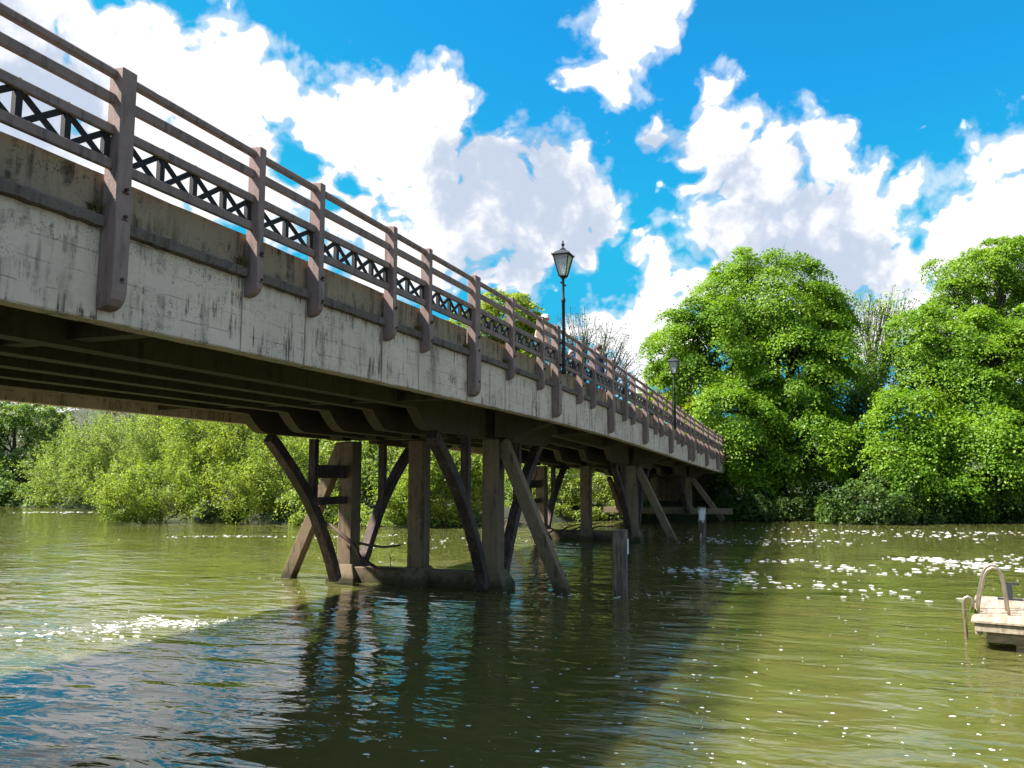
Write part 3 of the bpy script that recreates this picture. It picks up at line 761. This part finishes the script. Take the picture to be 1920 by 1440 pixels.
def branches(base, P, height, r0, g, levels=9, lean=(0, 0), trunk_top=0.75, nseg=5, keep=1.0):
    """trunk plus limbs towards the clumps; returns (V, F) of tapered 5-sided tubes"""
    parts = []
    base = np.array(base, float); top = base + np.array([lean[0], lean[1], height * trunk_top])
    tp = [base + (top - base) * t + np.array([math.sin(t * 5) * 0.15, math.cos(t * 4) * 0.12, 0]) for t in np.linspace(0, 1, 8)]
    parts.append(tube(tp, [r0 * (1.25 if i == 0 else 1) * (1 - 0.72 * i / 7) for i in range(8)], 8))
    sel = P if keep >= 1 else P[g.random(len(P)) < keep]
    K = min(levels, len(sel)); cent = sel[g.choice(len(sel), K, replace=False)]
    for _ in range(4):
        lab = np.argmin(((sel[:, None] - cent[None]) ** 2).sum(-1), 1)
        cent = np.array([sel[lab == i].mean(0) if (lab == i).any() else cent[i] for i in range(K)])
    for i in range(K):
        m = sel[lab == i]
        if not len(m): continue
        c = cent[i] - np.array([0, 0, 0.4])
        t0 = np.clip((c[2] - base[2]) / (height * trunk_top) * 0.55, 0.15, 0.95)
        st = base + (top - base) * t0
        mid = (st + c) / 2 + np.array([0, 0, -0.06 * np.linalg.norm(c - st)]) + g.normal(size=3) * 0.25
        lp = [(1 - u) ** 2 * st + 2 * u * (1 - u) * mid + u * u * c for u in np.linspace(0, 1, 6)]
        rl = r0 * 0.42 * (1 - 0.5 * t0)
        parts.append(tube(lp, [rl * (1 - 0.6 * q / 5) for q in range(6)], 6))
        for p in m:
            u = g.uniform(0.35, 1.0); s2 = (1 - u) ** 2 * st + 2 * u * (1 - u) * mid + u * u * c
            md = (s2 + p) / 2 + g.normal(size=3) * 0.2 + np.array([0, 0, 0.15])
            bp = [(1 - u2) ** 2 * s2 + 2 * u2 * (1 - u2) * md + u2 * u2 * p for u2 in np.linspace(0, 1, nseg)]
            parts.append(tube(bp, [max(0.018, rl * 0.32 * (1 - 0.8 * q / (nseg - 1))) for q in range(nseg)], 4, cap=False))
    return join(*parts)
def px_at(x, y, Y):
    """point on the picture ray at forward distance Y"""
    d = px_dir(x, y); t = Y / d.y
    return np.array([d.x * t, Y, HC + d.z * t])
def ell(x, y, Y, rx, ry, depth=None):
    """ellipsoid whose outline is rx, ry picture pixels at distance Y"""
    c = px_at(x, y, Y); k = Y / F
    return [c[0], c[1], c[2], rx * k, depth if depth else rx * k * 0.85, ry * k]
def tree(name, label, cat, basepx, Y, ells, n, per, rad, leaf, lm, bark='bark', r0=0.35, seed=1, group=None, lo=0.5, flat=0.35, up=0.9, outw=0.6, rand=0.55, limbs=10, trunk_top=0.75, aspect=0.7, keep=1.0, spray=0.0):
    g = np.random.default_rng(seed)
    bx = px_at(basepx, 900, Y)[0]; bz = float(ground_z(np.array(bx), np.array(float(Y)))) - 0.3
    root = empty(name, (bx, Y, bz)); prop(root, label, cat, group)
    P, D = pads(ells, n, g, lo)
    P[:, 2] = np.maximum(P[:, 2], 0.25 + 0.2 * g.random(len(P)))
    H = max(p[2] for p in P) - bz
    C, N = clumps(P, D, per, rad, g, flat, up, outw, rand)
    if spray: C, N = sprays(P, D, per, spray, g)
    ok = C[:, 2] > 0.06; C, N = C[ok], N[ok]
    o = np.array([bx, Y, bz])
    V, Fq = leaf_mesh(C - o, N, leaf, g, aspect)
    mk_np('crown', V, Fq, lm, root)
    v, f = branches((0, 0, 0), P - o, H, r0, g, limbs, (0.3, 0), trunk_top, keep=keep)
    mk('trunk', v, f, M[bark], root, smooth=True)
    return root

# ------------------------------------------------------------------ trees and shrubs
TB = 'trees on the far bank'
tree('sycamore_tree', 'tall broad sycamore in bright spring leaf overhanging the bridge end', 'tree', 1460, 58,
     [ell(1440, 560, 58, 145, 98), ell(1340, 660, 57, 130, 120), ell(1490, 690, 56, 130, 130), ell(1270, 640, 58, 62, 70), ell(1380, 770, 54, 95, 70), ell(1520, 830, 54, 90, 80), ell(1440, 870, 55, 80, 50), ell(1550, 590, 59, 55, 70), ell(1450, 700, 60, 120, 100), ell(1385, 855, 53, 48, 48)],
     600, 380, 1.12, 0.18, M['leaf_syc'], r0=0.55, seed=11, group=TB, limbs=14)
tree('sycamore_tree', 'lower broad sycamore with layered pale green boughs reaching down to the water', 'tree', 1780, 54,
     [ell(1760, 660, 54, 110, 100), ell(1850, 700, 53, 110, 130), ell(1720, 790, 51, 95, 80), ell(1860, 850, 50, 110, 90), ell(1690, 870, 49.5, 75, 60), ell(1960, 720, 54, 120, 160), ell(1760, 900, 50, 70, 40)],
     520, 370, 1.1, 0.175, M['leaf_syc'], r0=0.45, seed=12, group=TB, limbs=13)
tree('sycamore_tree', 'tallest flat-layered sycamore showing dark limbs through gaps behind its lower neighbour', 'tree', 1880, 66,
     [ell(1830, 505, 66, 95, 45), ell(1900, 490, 66, 90, 48), ell(1780, 560, 66, 75, 40), ell(1920, 590, 66, 90, 60), ell(1990, 560, 66, 90, 90)],
     170, 380, 1.15, 0.19, M['leaf_syc'], r0=0.5, seed=13, group=TB, limbs=12)
tree('thin_tree', 'thin half-bare tree between the two big sycamores', 'tree', 1640, 68,
     [ell(1640, 600, 68, 45, 62), ell(1680, 570, 68, 40, 40), ell(1630, 690, 66, 40, 60)],
     240, 12, 0.8, 0.18, M['leaf_syc'], r0=0.3, seed=14, group=TB, limbs=14, lo=0.2)
tree('maple_tree', 'yellow-green maple crown rising behind the railing beside the lamp post', 'tree', 940, 72,
     [ell(945, 590, 72, 72, 55), ell(890, 610, 72, 60, 48), ell(985, 640, 72, 50, 50), ell(950, 700, 72, 90, 60), ell(850, 640, 72, 50, 50)],
     170, 190, 1.0, 0.24, M['leaf_yel'], r0=0.35, seed=15, group=TB, limbs=12)
tree('thin_tree', 'sparse budding tree with fine grey twigs behind the man on the bridge', 'tree', 1095, 70,
     [ell(1085, 640, 70, 70, 72), ell(1150, 650, 70, 48, 48), ell(1170, 690, 70, 40, 50), ell(1080, 720, 70, 70, 70)],
     420, 9, 0.7, 0.15, M['leaf_dark'], r0=0.34, seed=16, group=TB, limbs=22, lo=0.2)
tree('thin_tree', 'small bright tree behind the far railing under the big sycamore', 'tree', 1260, 66,
     [ell(1260, 745, 66, 60, 60), ell(1310, 790, 64, 50, 50), ell(1220, 740, 66, 30, 35)],
     90, 170, 0.9, 0.22, M['leaf_yel'], r0=0.2, seed=17, group=TB)
tree('understory_tree', 'dark leafy understory tree filling the gap between the two big sycamores', 'tree', 1605, 62,
     [ell(1625, 730, 63, 48, 60), ell(1600, 800, 62, 65, 90), ell(1620, 880, 60, 60, 70), ell(1560, 890, 61, 60, 60)],
     130, 200, 1.0, 0.22, M['leaf_dark'], r0=0.25, seed=33, group=TB)
tree('understory_tree', 'dark leafy tree in the shade behind the bridge end', 'tree', 1370, 70,
     [ell(1350, 860, 70, 80, 70), ell(1440, 870, 68, 80, 70), ell(1280, 880, 72, 70, 60)],
     150, 200, 1.1, 0.24, M['leaf_dark'], r0=0.25, seed=34, group=TB)
tree('understory_tree', 'leafy tree behind the bushes seen between the piers', 'tree', 740, 62,
     [ell(760, 860, 62, 110, 80), ell(620, 850, 64, 90, 80), ell(900, 870, 62, 90, 70), ell(1040, 870, 66, 90, 60)],
     260, 210, 1.05, 0.22, M['leaf_sal'], r0=0.25, seed=35, group=TB, flat=0.7)
tree('understory_tree', 'light green tree rising behind the willow and sallow bushes', 'tree', 380, 82,
     [ell(330, 850, 82, 90, 62), ell(430, 840, 80, 90, 65), ell(240, 880, 82, 80, 40), ell(520, 850, 78, 80, 70)],
     220, 200, 1.1, 0.24, M['leaf_sal'], r0=0.25, seed=36, group=TB, flat=0.7, spray=1.6)
SH = 'shrubs along the far bank'
tree('bank_shrub', 'dark glossy ivy-like shrub at the waterline below the lower sycamore', 'shrub', 1640, 49,
     [ell(1640, 935, 49, 95, 52), ell(1570, 950, 48.5, 40, 32), ell(1740, 940, 49, 60, 45)],
     110, 180, 0.62, 0.16, M['leaf_dark'], r0=0.1, seed=18, group=SH, flat=0.8)
tree('bank_shrub', 'dark shrub at the waterline under the edge of the frame-side sycamore', 'shrub', 1850, 50,
     [ell(1850, 930, 50, 70, 55), ell(1930, 930, 50, 60, 60)],
     90, 160, 0.62, 0.16, M['leaf_dark'], r0=0.1, seed=19, group=SH, flat=0.8)
tree('bank_shrub', 'low dark shrub in deep shade beside the bridge end', 'shrub', 1430, 53,
     [ell(1420, 950, 53, 85, 36), ell(1500, 955, 52, 55, 32), ell(1350, 930, 56, 50, 40)],
     110, 150, 0.62, 0.16, M['leaf_dark'], r0=0.1, seed=20, group=SH, flat=0.8)
tree('hawthorn_tree', 'dense dark tree dusted with pale blossom at the river bend', 'tree', 20, 84,
     [ell(30, 820, 84, 90, 85), ell(80, 790, 84, 45, 50), ell(10, 900, 82, 90, 50), ell(-70, 830, 84, 80, 100), ell(50, 928, 79, 110, 28)],
     260, 280, 1.0, 0.23, M['leaf_may'], r0=0.35, seed=21, flat=0.7)
tree('willow_shrub', 'tall pale feathery willow shrub beside the dark blossoming tree', 'shrub', 190, 76,
     [ell(165, 850, 76, 62, 70), ell(230, 850, 74, 60, 70), ell(110, 900, 74, 50, 45), ell(290, 840, 72, 50, 72), ell(180, 910, 73, 90, 36)],
     260, 220, 0.85, 0.2, M['leaf_wil'], bark='bark_pale', r0=0.12, seed=22, flat=0.9, rand=0.9, aspect=0.4, limbs=16, spray=1.7)
tree('sallow_shrub', 'low bright green sallow trailing into the water in front of the willow', 'shrub', 300, 51,
     [ell(290, 925, 50, 85, 50), ell(240, 950, 49, 55, 30), ell(350, 890, 52, 70, 70)],
     150, 210, 0.62, 0.15, M['leaf_sal'], bark='bark_pale', r0=0.08, seed=23, flat=0.8, rand=0.8, aspect=0.5, limbs=14, spray=0.9)
tree('sallow_tree', 'spreading sallow with bare leaning limbs showing beside the nearest pier', 'tree', 440, 53,
     [ell(390, 830, 54, 85, 62), ell(470, 850, 53, 85, 80), ell(430, 930, 49.5, 90, 50), ell(530, 900, 50, 70, 80), ell(350, 790, 56, 50, 35)],
     300, 190, 0.72, 0.155, M['leaf_sal'], bark='bark', r0=0.2, seed=24, flat=0.75, rand=0.85, aspect=0.5, limbs=16, spray=1.1)
tree('bank_shrub', 'leafy green shrub on the bank behind the nearest pier columns', 'shrub', 660, 50,
     [ell(640, 890, 51, 80, 85), ell(590, 930, 48, 60, 50), ell(720, 880, 50, 60, 90), ell(700, 962, 46.5, 75, 26), ell(600, 962, 47, 60, 24)],
     150, 190, 0.66, 0.16, M['leaf_sal'], bark='bark_pale', r0=0.12, seed=25, group=SH, flat=0.8, rand=0.8)
tree('sallow_shrub', 'yellow-green sallow bush on the bank between the middle and outer pier columns', 'shrub', 830, 46,
     [ell(830, 905, 46, 75, 82), ell(760, 930, 45, 50, 60), ell(885, 930, 46, 45, 60)],
     150, 200, 0.6, 0.15, M['leaf_sal'], bark='bark_pale', r0=0.1, seed=26, flat=0.8, rand=0.8, spray=0.9)
tree('bank_shrub', 'green shrub on the bank seen through the second pier', 'shrub', 1050, 54,
     [ell(1050, 920, 54, 60, 60), ell(980, 930, 52, 50, 50), ell(1130, 925, 58, 45, 50), ell(1000, 880, 56, 60, 40)],
     140, 180, 0.66, 0.16, M['leaf_sal'], bark='bark', r0=0.12, seed=27, group=SH, flat=0.8, rand=0.8)
tree('bank_shrub', 'leafy shrub on the bank behind the second pier under the far span', 'shrub', 1160, 64,
     [ell(1150, 910, 64, 45, 55), ell(1210, 900, 66, 45, 55)],
     80, 170, 0.7, 0.17, M['leaf_sal'], bark='bark', r0=0.12, seed=28, group=SH, flat=0.8, rand=0.8)

tree('bank_shrub', 'low scrubby bush at the waterline beside the drift heap at the second pier', 'shrub', 1010, 51,
     [ell(1010, 955, 51.5, 60, 28), ell(1090, 958, 52.5, 50, 26), ell(1170, 955, 54, 55, 26), ell(940, 960, 50.5, 40, 24)],
     110, 150, 0.5, 0.14, M['leaf_sal'], bark='bark', r0=0.08, seed=29, group=SH, flat=0.8, rand=0.8)
# distant budding wood on the hill, one mass
def far_wood():
    g = np.random.default_rng(31)
    X = g.uniform(-190, 60, 900); Y = g.uniform(130, 300, 900); Z = ground_z(X, Y)
    P = np.stack([X, Y, Z + g.uniform(3, 9, 900)], 1); D = unit(g.normal(size=(900, 3)))
    C, N = clumps(P, D, 75, 3.0, g, 0.9, rand=1.0)
    V, Fq = leaf_mesh(C, N, 0.75, g, 0.5)
    prop(mk_np('woodland', V, Fq, M['leaf_far']), 'distant grey-brown budding woodland on the hillside', 'woodland', kind='stuff')
far_wood()

# ------------------------------------------------------------------ driftwood caught on the pier
def drift(name, label, pts, rad, kids=(), group=None):
    b = pts[0]; root = mk(name, *tube([Vector(p) - Vector(b) for p in pts], rad, 7), M['driftwood'], smooth=True, loc=b)
    prop(root, label, 'branch', group)
    for kp, kr in kids:
        v, f = tube([Vector(p) - Vector(b) for p in kp], kr, 6); mk('twig', v, f, M['driftwood'], root, smooth=True)
def pw(x, y, s):     # picture point on the cross-plane at station s
    d = px_dir(x, y); t = s / (d.x * sp + d.y * cp); return (d.x * t, d.y * t, HC + d.z * t)
drift('driftwood_branch', 'crooked dark driftwood branch lodged against the nearest pier footing beam',
      [pw(618, 982, 18.45), pw(640, 1002, 18.4), pw(662, 1020, 18.35), pw(676, 1046, 18.4), pw(708, 1066, 18.5), pw(744, 1067, 18.6)], [0.03, 0.055, 0.06, 0.05, 0.045, 0.02],
      [([pw(660, 1015, 18.35), pw(690, 1022, 18.3), pw(720, 1026, 18.35), pw(752, 1022, 18.5)], [0.04, 0.03, 0.03, 0.025]),
       ([pw(664, 1020, 18.35), pw(672, 1040, 18.3), pw(684, 1056, 18.3)], [0.035, 0.025, 0.01]),
       ([pw(732, 1066, 18.55), pw(733, 1048, 18.5), pw(728, 1036, 18.5)], [0.012, 0.01, 0.005])])
def debris():
    r = random.Random(8); c = sw2(34.9, 11.0, 0)
    for i in range(7):
        a = r.uniform(0, 6.28); l = r.uniform(0.9, 2.0); e = r.uniform(0.05, 0.5)
        p0 = Vector((c.x + r.uniform(-1.2, 1.2), c.y + r.uniform(-0.8, 0.3), 0.15 + r.uniform(0, 0.3)))
        p1 = p0 + Vector((math.cos(a) * l, math.sin(a) * l * 0.4, l * e)); m = (p0 + p1) / 2 + Vector((0, 0, 0.1))
        drift('driftwood_branch', 'dead branch in the drift heap caught at the second pier', [p0, m, p1], [0.045, 0.035, 0.015], group='dead branches at the second pier')
debris()

# weeds rooted on the bridge ledge and on the dock
def tuft(name, label, loc, n, h, m, cat='weed', spread=0.08, group=None, seed=1):
    g = np.random.default_rng(seed); V = []; Q = []
    for i in range(n):
        a = g.uniform(0, 6.28); b = np.array([np.clip(g.normal() * 0.2, -0.3, 0.3) * spread, np.clip(g.normal() * 0.12, -0.18, 0.18) * spread, -0.005]); l = h * g.uniform(0.5, 1.2)
        d = np.array([math.cos(a), math.sin(a), 0]); w = np.array([-d[1], d[0], 0]) * 0.006
        p1 = b + np.array([0, 0, l * 0.6]) + d * l * 0.2; p2 = b + np.array([0, 0, l * 0.75]) + d * l * 0.6
        k = len(V); V += [b - w, b + w, p1 + w, p1 - w, p2 + w * 0.3, p2 - w * 0.3]; Q += [(k, k+1, k+2, k+3), (k+3, k+2, k+4, k+5)]
    for i in range(8):      # the rooted crown that holds the blades
        a, b2 = 6.283 * i / 8, 6.283 * (i + 1) / 8; k = len(V)
        V += [np.array([math.cos(q) * spread * r_, math.sin(q) * spread * r_ * 0.6, z]) for q, r_, z in ((a, 0.42, -0.012), (b2, 0.42, -0.012), (b2, 0.12, 0.012), (a, 0.12, 0.012))]; Q.append((k, k+1, k+2, k+3))
    V = np.array(V); o = mk_np(name, V, np.array(Q), m); o.location = loc; prop(o, label, cat, group); return o
dw = dk.matrix_basis @ Vector((-0.02, 0.72, 0.47))
tuft('grass_tuft', 'small green grass tuft growing at the foot of the dock ladder rails', dw, 26, 0.16, M['grass'], 'grass', 0.18, seed=2)
for i, (s, zz) in enumerate(((5.05, 5.06), (6.97, 5.06), (11.17, 5.06), (13.05, 5.06), (14.98, 5.06))):
    p = sw2(s, 5.84, zz - drop(s))
    tuft('weed_clump', 'dry brown weed clump rooted on the bridge ledge against a railing post', p, 60, 0.13, M['dry'], 'weed', 0.13, 'weeds on the bridge ledge', seed=40 + i)

# ------------------------------------------------------------------ floating foam
def foam():
    g = np.random.default_rng(77); C = []; S = []
    def add(x, y, s): C.append((x, y)); S.append(s)
    def streak(pts, n, wid, smin, smax):
        pts = [px_ground(*p) for p in pts]
        seglen = [(pts[i + 1] - pts[i]).length for i in range(len(pts) - 1)]; tot = sum(seglen)
        for _ in range(n):
            u = g.random() * tot; i = 0
            while u > seglen[i] and i < len(seglen) - 1: u -= seglen[i]; i += 1
            p = pts[i].lerp(pts[i + 1], u / seglen[i])
            q = abs(g.normal()); add(p.x + g.normal() * wid, p.y + g.normal() * wid, g.uniform(smin, smax) * max(0.4, 1.3 - 0.4 * q))
    streak([(1280, 1075), (1360, 1065), (1420, 1100), (1560, 1095), (1700, 1120), (1760, 1125)], 120, 0.5, 0.04, 0.15)
    streak([(1380, 1055), (1500, 1050), (1640, 1075), (1800, 1065), (1920, 1040)], 150, 0.5, 0.04, 0.16)
    streak([(1700, 1045), (1800, 1055), (1925, 1070)], 130, 0.45, 0.05, 0.2)
    streak([(1440, 990), (1600, 1000), (1760, 1003), (1920, 1000)], 170, 1.5, 0.05, 0.16)
    streak([(1280, 1010), (1420, 1015), (1560, 1015)], 110, 1.2, 0.05, 0.14)
    streak([(1240, 1065), (1330, 1070), (1380, 1090)], 70, 0.4, 0.04, 0.16)
    streak([(180, 1178), (280, 1160), (350, 1172), (450, 1165), (560, 1155), (640, 1140)], 300, 0.24, 0.02, 0.08)
    streak([(200, 1178), (300, 1166), (380, 1172)], 110, 0.15, 0.03, 0.09)
    streak([(20, 1180), (150, 1185), (320, 1190)], 50, 0.3, 0.03, 0.12)
    streak([(40, 961), (110, 960), (185, 961)], 45, 0.5, 0.08, 0.22)
    streak([(320, 1006), (450, 1005), (600, 1007), (760, 1003)], 130, 0.30, 0.03, 0.10)
    streak([(700, 1030), (790, 1015), (880, 1020), (920, 1010)], 70, 1.0, 0.03, 0.1)
    streak([(940, 1110), (1160, 1120), (1250, 1115)], 60, 0.5, 0.02, 0.09)
    for _ in range(460):   # loose flecks
        x, y = g.uniform(620, 1930), 995 + 445 * g.random() ** 1.3
        p = px_ground(x, y); add(p.x, p.y, g.uniform(0.010, 0.042) * (2.0 if g.random() < 0.12 else 1))
    for _ in range(130):
        x, y = g.uniform(0, 620), 1000 + 260 * g.random()
        p = px_ground(x, y); add(p.x, p.y, g.uniform(0.012, 0.045))
    V = []; Q = []; k = 0; n = 9
    for (x, y), s in zip(C, S):
        s *= 0.72
        a0 = PHI + g.normal() * 0.25; ex = g.uniform(0.9, 2.2); ph = g.uniform(0, 6.28)
        ca, sa = math.cos(-a0), math.sin(-a0); h = min(0.008, 0.003 + s * 0.04)
        for ring, (rr, zz) in enumerate(((1.0, 0.002), (0.72, h * 0.8))):
            for j in range(n):
                t = 2 * math.pi * j / n; r = s * 0.5 * rr * (1 + 0.28 * math.sin(2 * t + ph) + 0.18 * math.sin(3 * t + 2 * ph) + 0.08 * g.normal())
                lx, ly = r * math.cos(t) * ex, r * math.sin(t)
                V.append((x + lx * ca - ly * sa, y + lx * sa + ly * ca, zz))
        V.append((x, y, h))
        for j in range(n):
            j2 = (j + 1) % n
            Q.append((k + j, k + j2, k + n + j2)); Q.append((k + j, k + n + j2, k + n + j)); Q.append((k + n + j, k + n + j2, k + 2 * n))
        k += 2 * n + 1
    prop(mk_np('foam', np.array(V), np.array(Q), M['foam'], smooth=True), 'white foam flecks and drift lines floating on the river', 'foam', kind='stuff')
foam()

# ------------------------------------------------------------------ people on the footway
def person(name_label, s, w, zf, height, facing, pose, mats, hair, hat=None, bag=False):
    """body grown from a joint skeleton with a Skin modifier; local frame faces -y"""
    h = height / 1.75
    J = {}; E = []; Rr = {}
    def jt(n, p, r, par=None):
        J[n] = len(J); Rr[n] = (Vector(p) * h, r * h)
        if par: E.append((J[par], J[n]))
    lean = pose.get('lean', 0.0)
    def tl(x, y, z):   # lean the upper body forward about the hips
        dz = z - 0.95; return (x, y - dz * math.sin(lean), 0.95 + dz * math.cos(lean)) if dz > 0 else (x, y, z)
    jt('pelvis', (0, 0, 0.95), 0.145); jt('waist', tl(0, 0, 1.10), 0.13, 'pelvis'); jt('chest', tl(0, 0.0, 1.30), 0.165, 'waist')
    jt('neckb', tl(0, 0.01, 1.45), 0.085, 'chest'); jt('neck', tl(0, 0.0, 1.53), 0.055, 'neckb')
    jt('head1', tl(0, -0.015, 1.60), 0.085, 'neck'); jt('head2', tl(0, -0.01, 1.67), 0.098, 'head1'); jt('head3', tl(0, 0, 1.73), 0.065, 'head2')
    st = pose.get('stride', 0.12)
    for k, n in ((-1, 'r'), (1, 'l')):
        jt('hip' + n, (k * 0.10, 0, 0.88), 0.115, 'pelvis'); jt('knee' + n, (k * 0.105, -0.04 - k * st * 0.4, 0.50), 0.065, 'hip' + n)
        jt('ank' + n, (k * 0.105, 0.02 - k * st, 0.09), 0.045, 'knee' + n); jt('toe' + n, (k * 0.115, -0.15 - k * st, 0.035), 0.035, 'ank' + n)
        jt('sh' + n, tl(k * 0.19, 0.01, 1.42), 0.075, 'chest')
        eb, hd = pose['arms'][n]
        jt('el' + n, eb, 0.048, 'sh' + n); jt('wr' + n, hd, 0.032, 'el' + n)
        d = (Vector(hd) - Vector(eb)).normalized(); q = Vector(hd) + d * 0.07; side = Vector((0, 0, 1)).cross(d)
        if side.length < 0.2: side = Vector((0, 1, 0))
        side.normalize(); jt('palm' + n, tuple(q), 0.034, 'wr' + n)
        for fi in range(4):
            b0 = q + side * (fi - 1.5) * 0.02 + d * 0.03; ln = (0.065, 0.08, 0.075, 0.055)[fi]
            jt('f%d%s' % (fi, n), tuple(b0), 0.010, 'palm' + n); jt('g%d%s' % (fi, n), tuple(b0 + d * ln * 0.6 + Vector((0, 0, -0.02))), 0.009, 'f%d%s' % (fi, n))
        b0 = Vector(hd) + side * 0.05 + d * 0.03
        jt('th' + n, tuple(b0), 0.011, 'wr' + n); jt('ti' + n, tuple(b0 + d * 0.04), 0.010, 'th' + n)
    me = bpy.data.meshes.new('person_skeleton'); names = list(J)
    me.from_pydata([Rr[n][0] for n in names], E, [])
    ob = bpy.data.objects.new('person_tmp', me); COL.objects.link(ob)
    sk = ob.modifiers.new('skin', 'SKIN'); sk.use_smooth_shade = True
    for i, n in enumerate(names):
        r = Rr[n][1]; sv = me.skin_vertices[0].data[i]
        fl = 0.68 if n in ('chest', 'waist', 'pelvis') else 1.0
        sv.radius = (r, r * fl) if fl < 1 else (r, r); sv.use_root = (n == 'pelvis')
    ss = ob.modifiers.new('sub', 'SUBSURF'); ss.levels = ss.render_levels = 2
    dg = bpy.context.evaluated_depsgraph_get(); bm_me = bpy.data.meshes.new_from_object(ob.evaluated_get(dg))
    bpy.data.objects.remove(ob)
    root = empty('person', sw2(s, w, zf), facing); prop(root, name_label, 'person')
    body = bpy.data.objects.new('body', bm_me); COL.objects.link(body); body.parent = root
    bm_me.materials.clear()
    for m in (M['skin'], mats[0], mats[1], M['shoe']): bm_me.materials.append(m)
    neck = Rr['neckb'][0]; wl, wr = Rr['wrl'][0], Rr['wrr'][0]; el, er = Rr['ell'][0], Rr['elr'][0]
    short = pose.get('short', False)
    for p in bm_me.polygons:
        c = p.center
        if c.z < 0.10 * h: i = 3
        elif (c - wl).length < 0.10 * h and (c - wl).dot(wl - el) > 0: i = 0
        elif (c - wr).length < 0.13 * h and (c - wr).dot(wr - er) > 0: i = 0
        elif min((c - wl).length, (c - wr).length) < 0.19 * h and (max((c - wl).dot((wl - el).normalized()), 0) > 0.02 or max((c - wr).dot((wr - er).normalized()), 0) > 0.02) and min((c - wl).length, (c - wr).length) < 0.2 * h and c.z < 1.3 * h: i = 0
        elif (c - neck).dot((Rr['neck'][0] - neck).normalized()) > 0.03 * h and abs(c.x) < 0.12 * h: i = 0
        elif c.z < 0.93 * h: i = 2
        else: i = 1
        if short and i == 1 and ((c - el).length < 0.16 * h or (c - er).length < 0.16 * h or (c - wl).length < 0.16 * h or (c - wr).length < 0.16 * h): i = 0
        p.material_index = i; p.use_smooth = True
    hc = Rr['head2'][0]
    # hair cap and face
    bm = bmesh.new(); bmesh.ops.create_uvsphere(bm, u_segments=16, v_segments=12, radius=0.108 * h)
    for v in bm.verts:
        v.co.z *= 1.12; v.co.y *= 1.08
    bmesh.ops.delete(bm, geom=[v for v in bm.verts if v.co.z < -0.02 * h and v.co.y < 0.03 * h or v.co.z < -0.07 * h or (v.co.y < -0.07 * h and v.co.z < 0.05 * h)], context='VERTS')
    hm = bpy.data.meshes.new('hair'); bm.to_mesh(hm); bm.free(); hm.materials.append(hair); hm.shade_smooth()
    ho = bpy.data.objects.new('hair', hm); COL.objects.link(ho); ho.parent = root; ho.location = hc + Vector((0, 0.008, 0.018)) * h
    nose = loft([[hc + Vector(q) * h for q in ((-0.014, -0.095, -0.035), (0.014, -0.095, -0.035), (0.006, -0.09, 0.01), (-0.006, -0.09, 0.01))], [hc + Vector(q) * h for q in ((-0.006, -0.125, -0.03), (0.006, -0.125, -0.03), (0.004, -0.10, 0.008), (-0.004, -0.10, 0.008))]])
    mk('nose', *nose, M['skin'], root)
    for k in (-1, 1):
        mk('eye', *lathe([(0.001, -0.008 * h), (0.010 * h, 0), (0.001, 0.008 * h)], 8), M['dark_cloth'], root, loc=hc + Vector((k * 0.034, -0.092, 0.0)) * h)
        mk('ear', *lathe([(0.004 * h, -0.03 * h), (0.018 * h, 0), (0.004 * h, 0.03 * h)], 8), M['skin'], root, loc=hc + Vector((k * 0.098, 0.01, -0.01)) * h)
    mk('mouth', *box(-0.022 * h, 0.022 * h, -0.004 * h, 0.004 * h, -0.004 * h, 0.004 * h), M['dark_cloth'], root, loc=hc + Vector((0, -0.092, -0.055)) * h)
    if hat:
        v, f = lathe([(0.165 * h, 0.02 * h), (0.17 * h, 0.03 * h), (0.115 * h, 0.045 * h), (0.112 * h, 0.10 * h), (0.085 * h, 0.14 * h), (0.02 * h, 0.15 * h)], 16)
        mk('hat', v, f, hat, root, smooth=True, loc=hc + Vector((0, 0.0, 0.0)))
    if bag:
        v, f = box(-0.13 * h, 0.13 * h, 0.11 * h, 0.26 * h, 0.98 * h, 1.38 * h); mk('rucksack', v, f, M['dark_cloth'], root, bevel=0.03, seg=2)
    return root
ALONG = math.pi / 2 - PHI - math.pi / 2   # facing -y means walking back towards the camera; +pi walks away
def deck(s): return 5.362 - drop(s)
person('man in navy suit walking away along the bridge footway, seen from behind', 25.0, 6.50, deck(25.0), 1.80, ALONG + math.pi + 0.25,
       {'arms': {'r': ((-0.27, 0.05, 1.16), (-0.26, -0.03, 0.92)), 'l': ((0.27, 0.02, 1.16), (0.25, -0.10, 0.95))}, 'stride': 0.16},
       (M['navy'], M['navy']), M['hair'])
person('child in striped top leaning on the bridge railing beside the lamp post', 21.15, 6.22, deck(21.15), 1.18, ALONG + math.pi / 2 * -1 + 0.3,
       {'arms': {'r': ((-0.24, -0.20, 1.22), (-0.08, -0.36, 1.20)), 'l': ((0.24, -0.20, 1.22), (0.08, -0.36, 1.20))}, 'stride': 0.02, 'lean': 0.25, 'short': True},
       (M['striped'], M['navy']), M['hair'])
person('person in white hat and dark rucksack standing at the bridge railing', 19.35, 6.45, deck(19.35), 1.58, ALONG + 0.5,
       {'arms': {'r': ((-0.27, 0.02, 1.16), (-0.22, -0.18, 1.02)), 'l': ((0.27, 0.02, 1.16), (0.22, -0.18, 1.02))}, 'stride': 0.05},
       (M['tan_cloth'], M['tan_cloth']), M['hair'], hat=M['white_cloth'], bag=True)
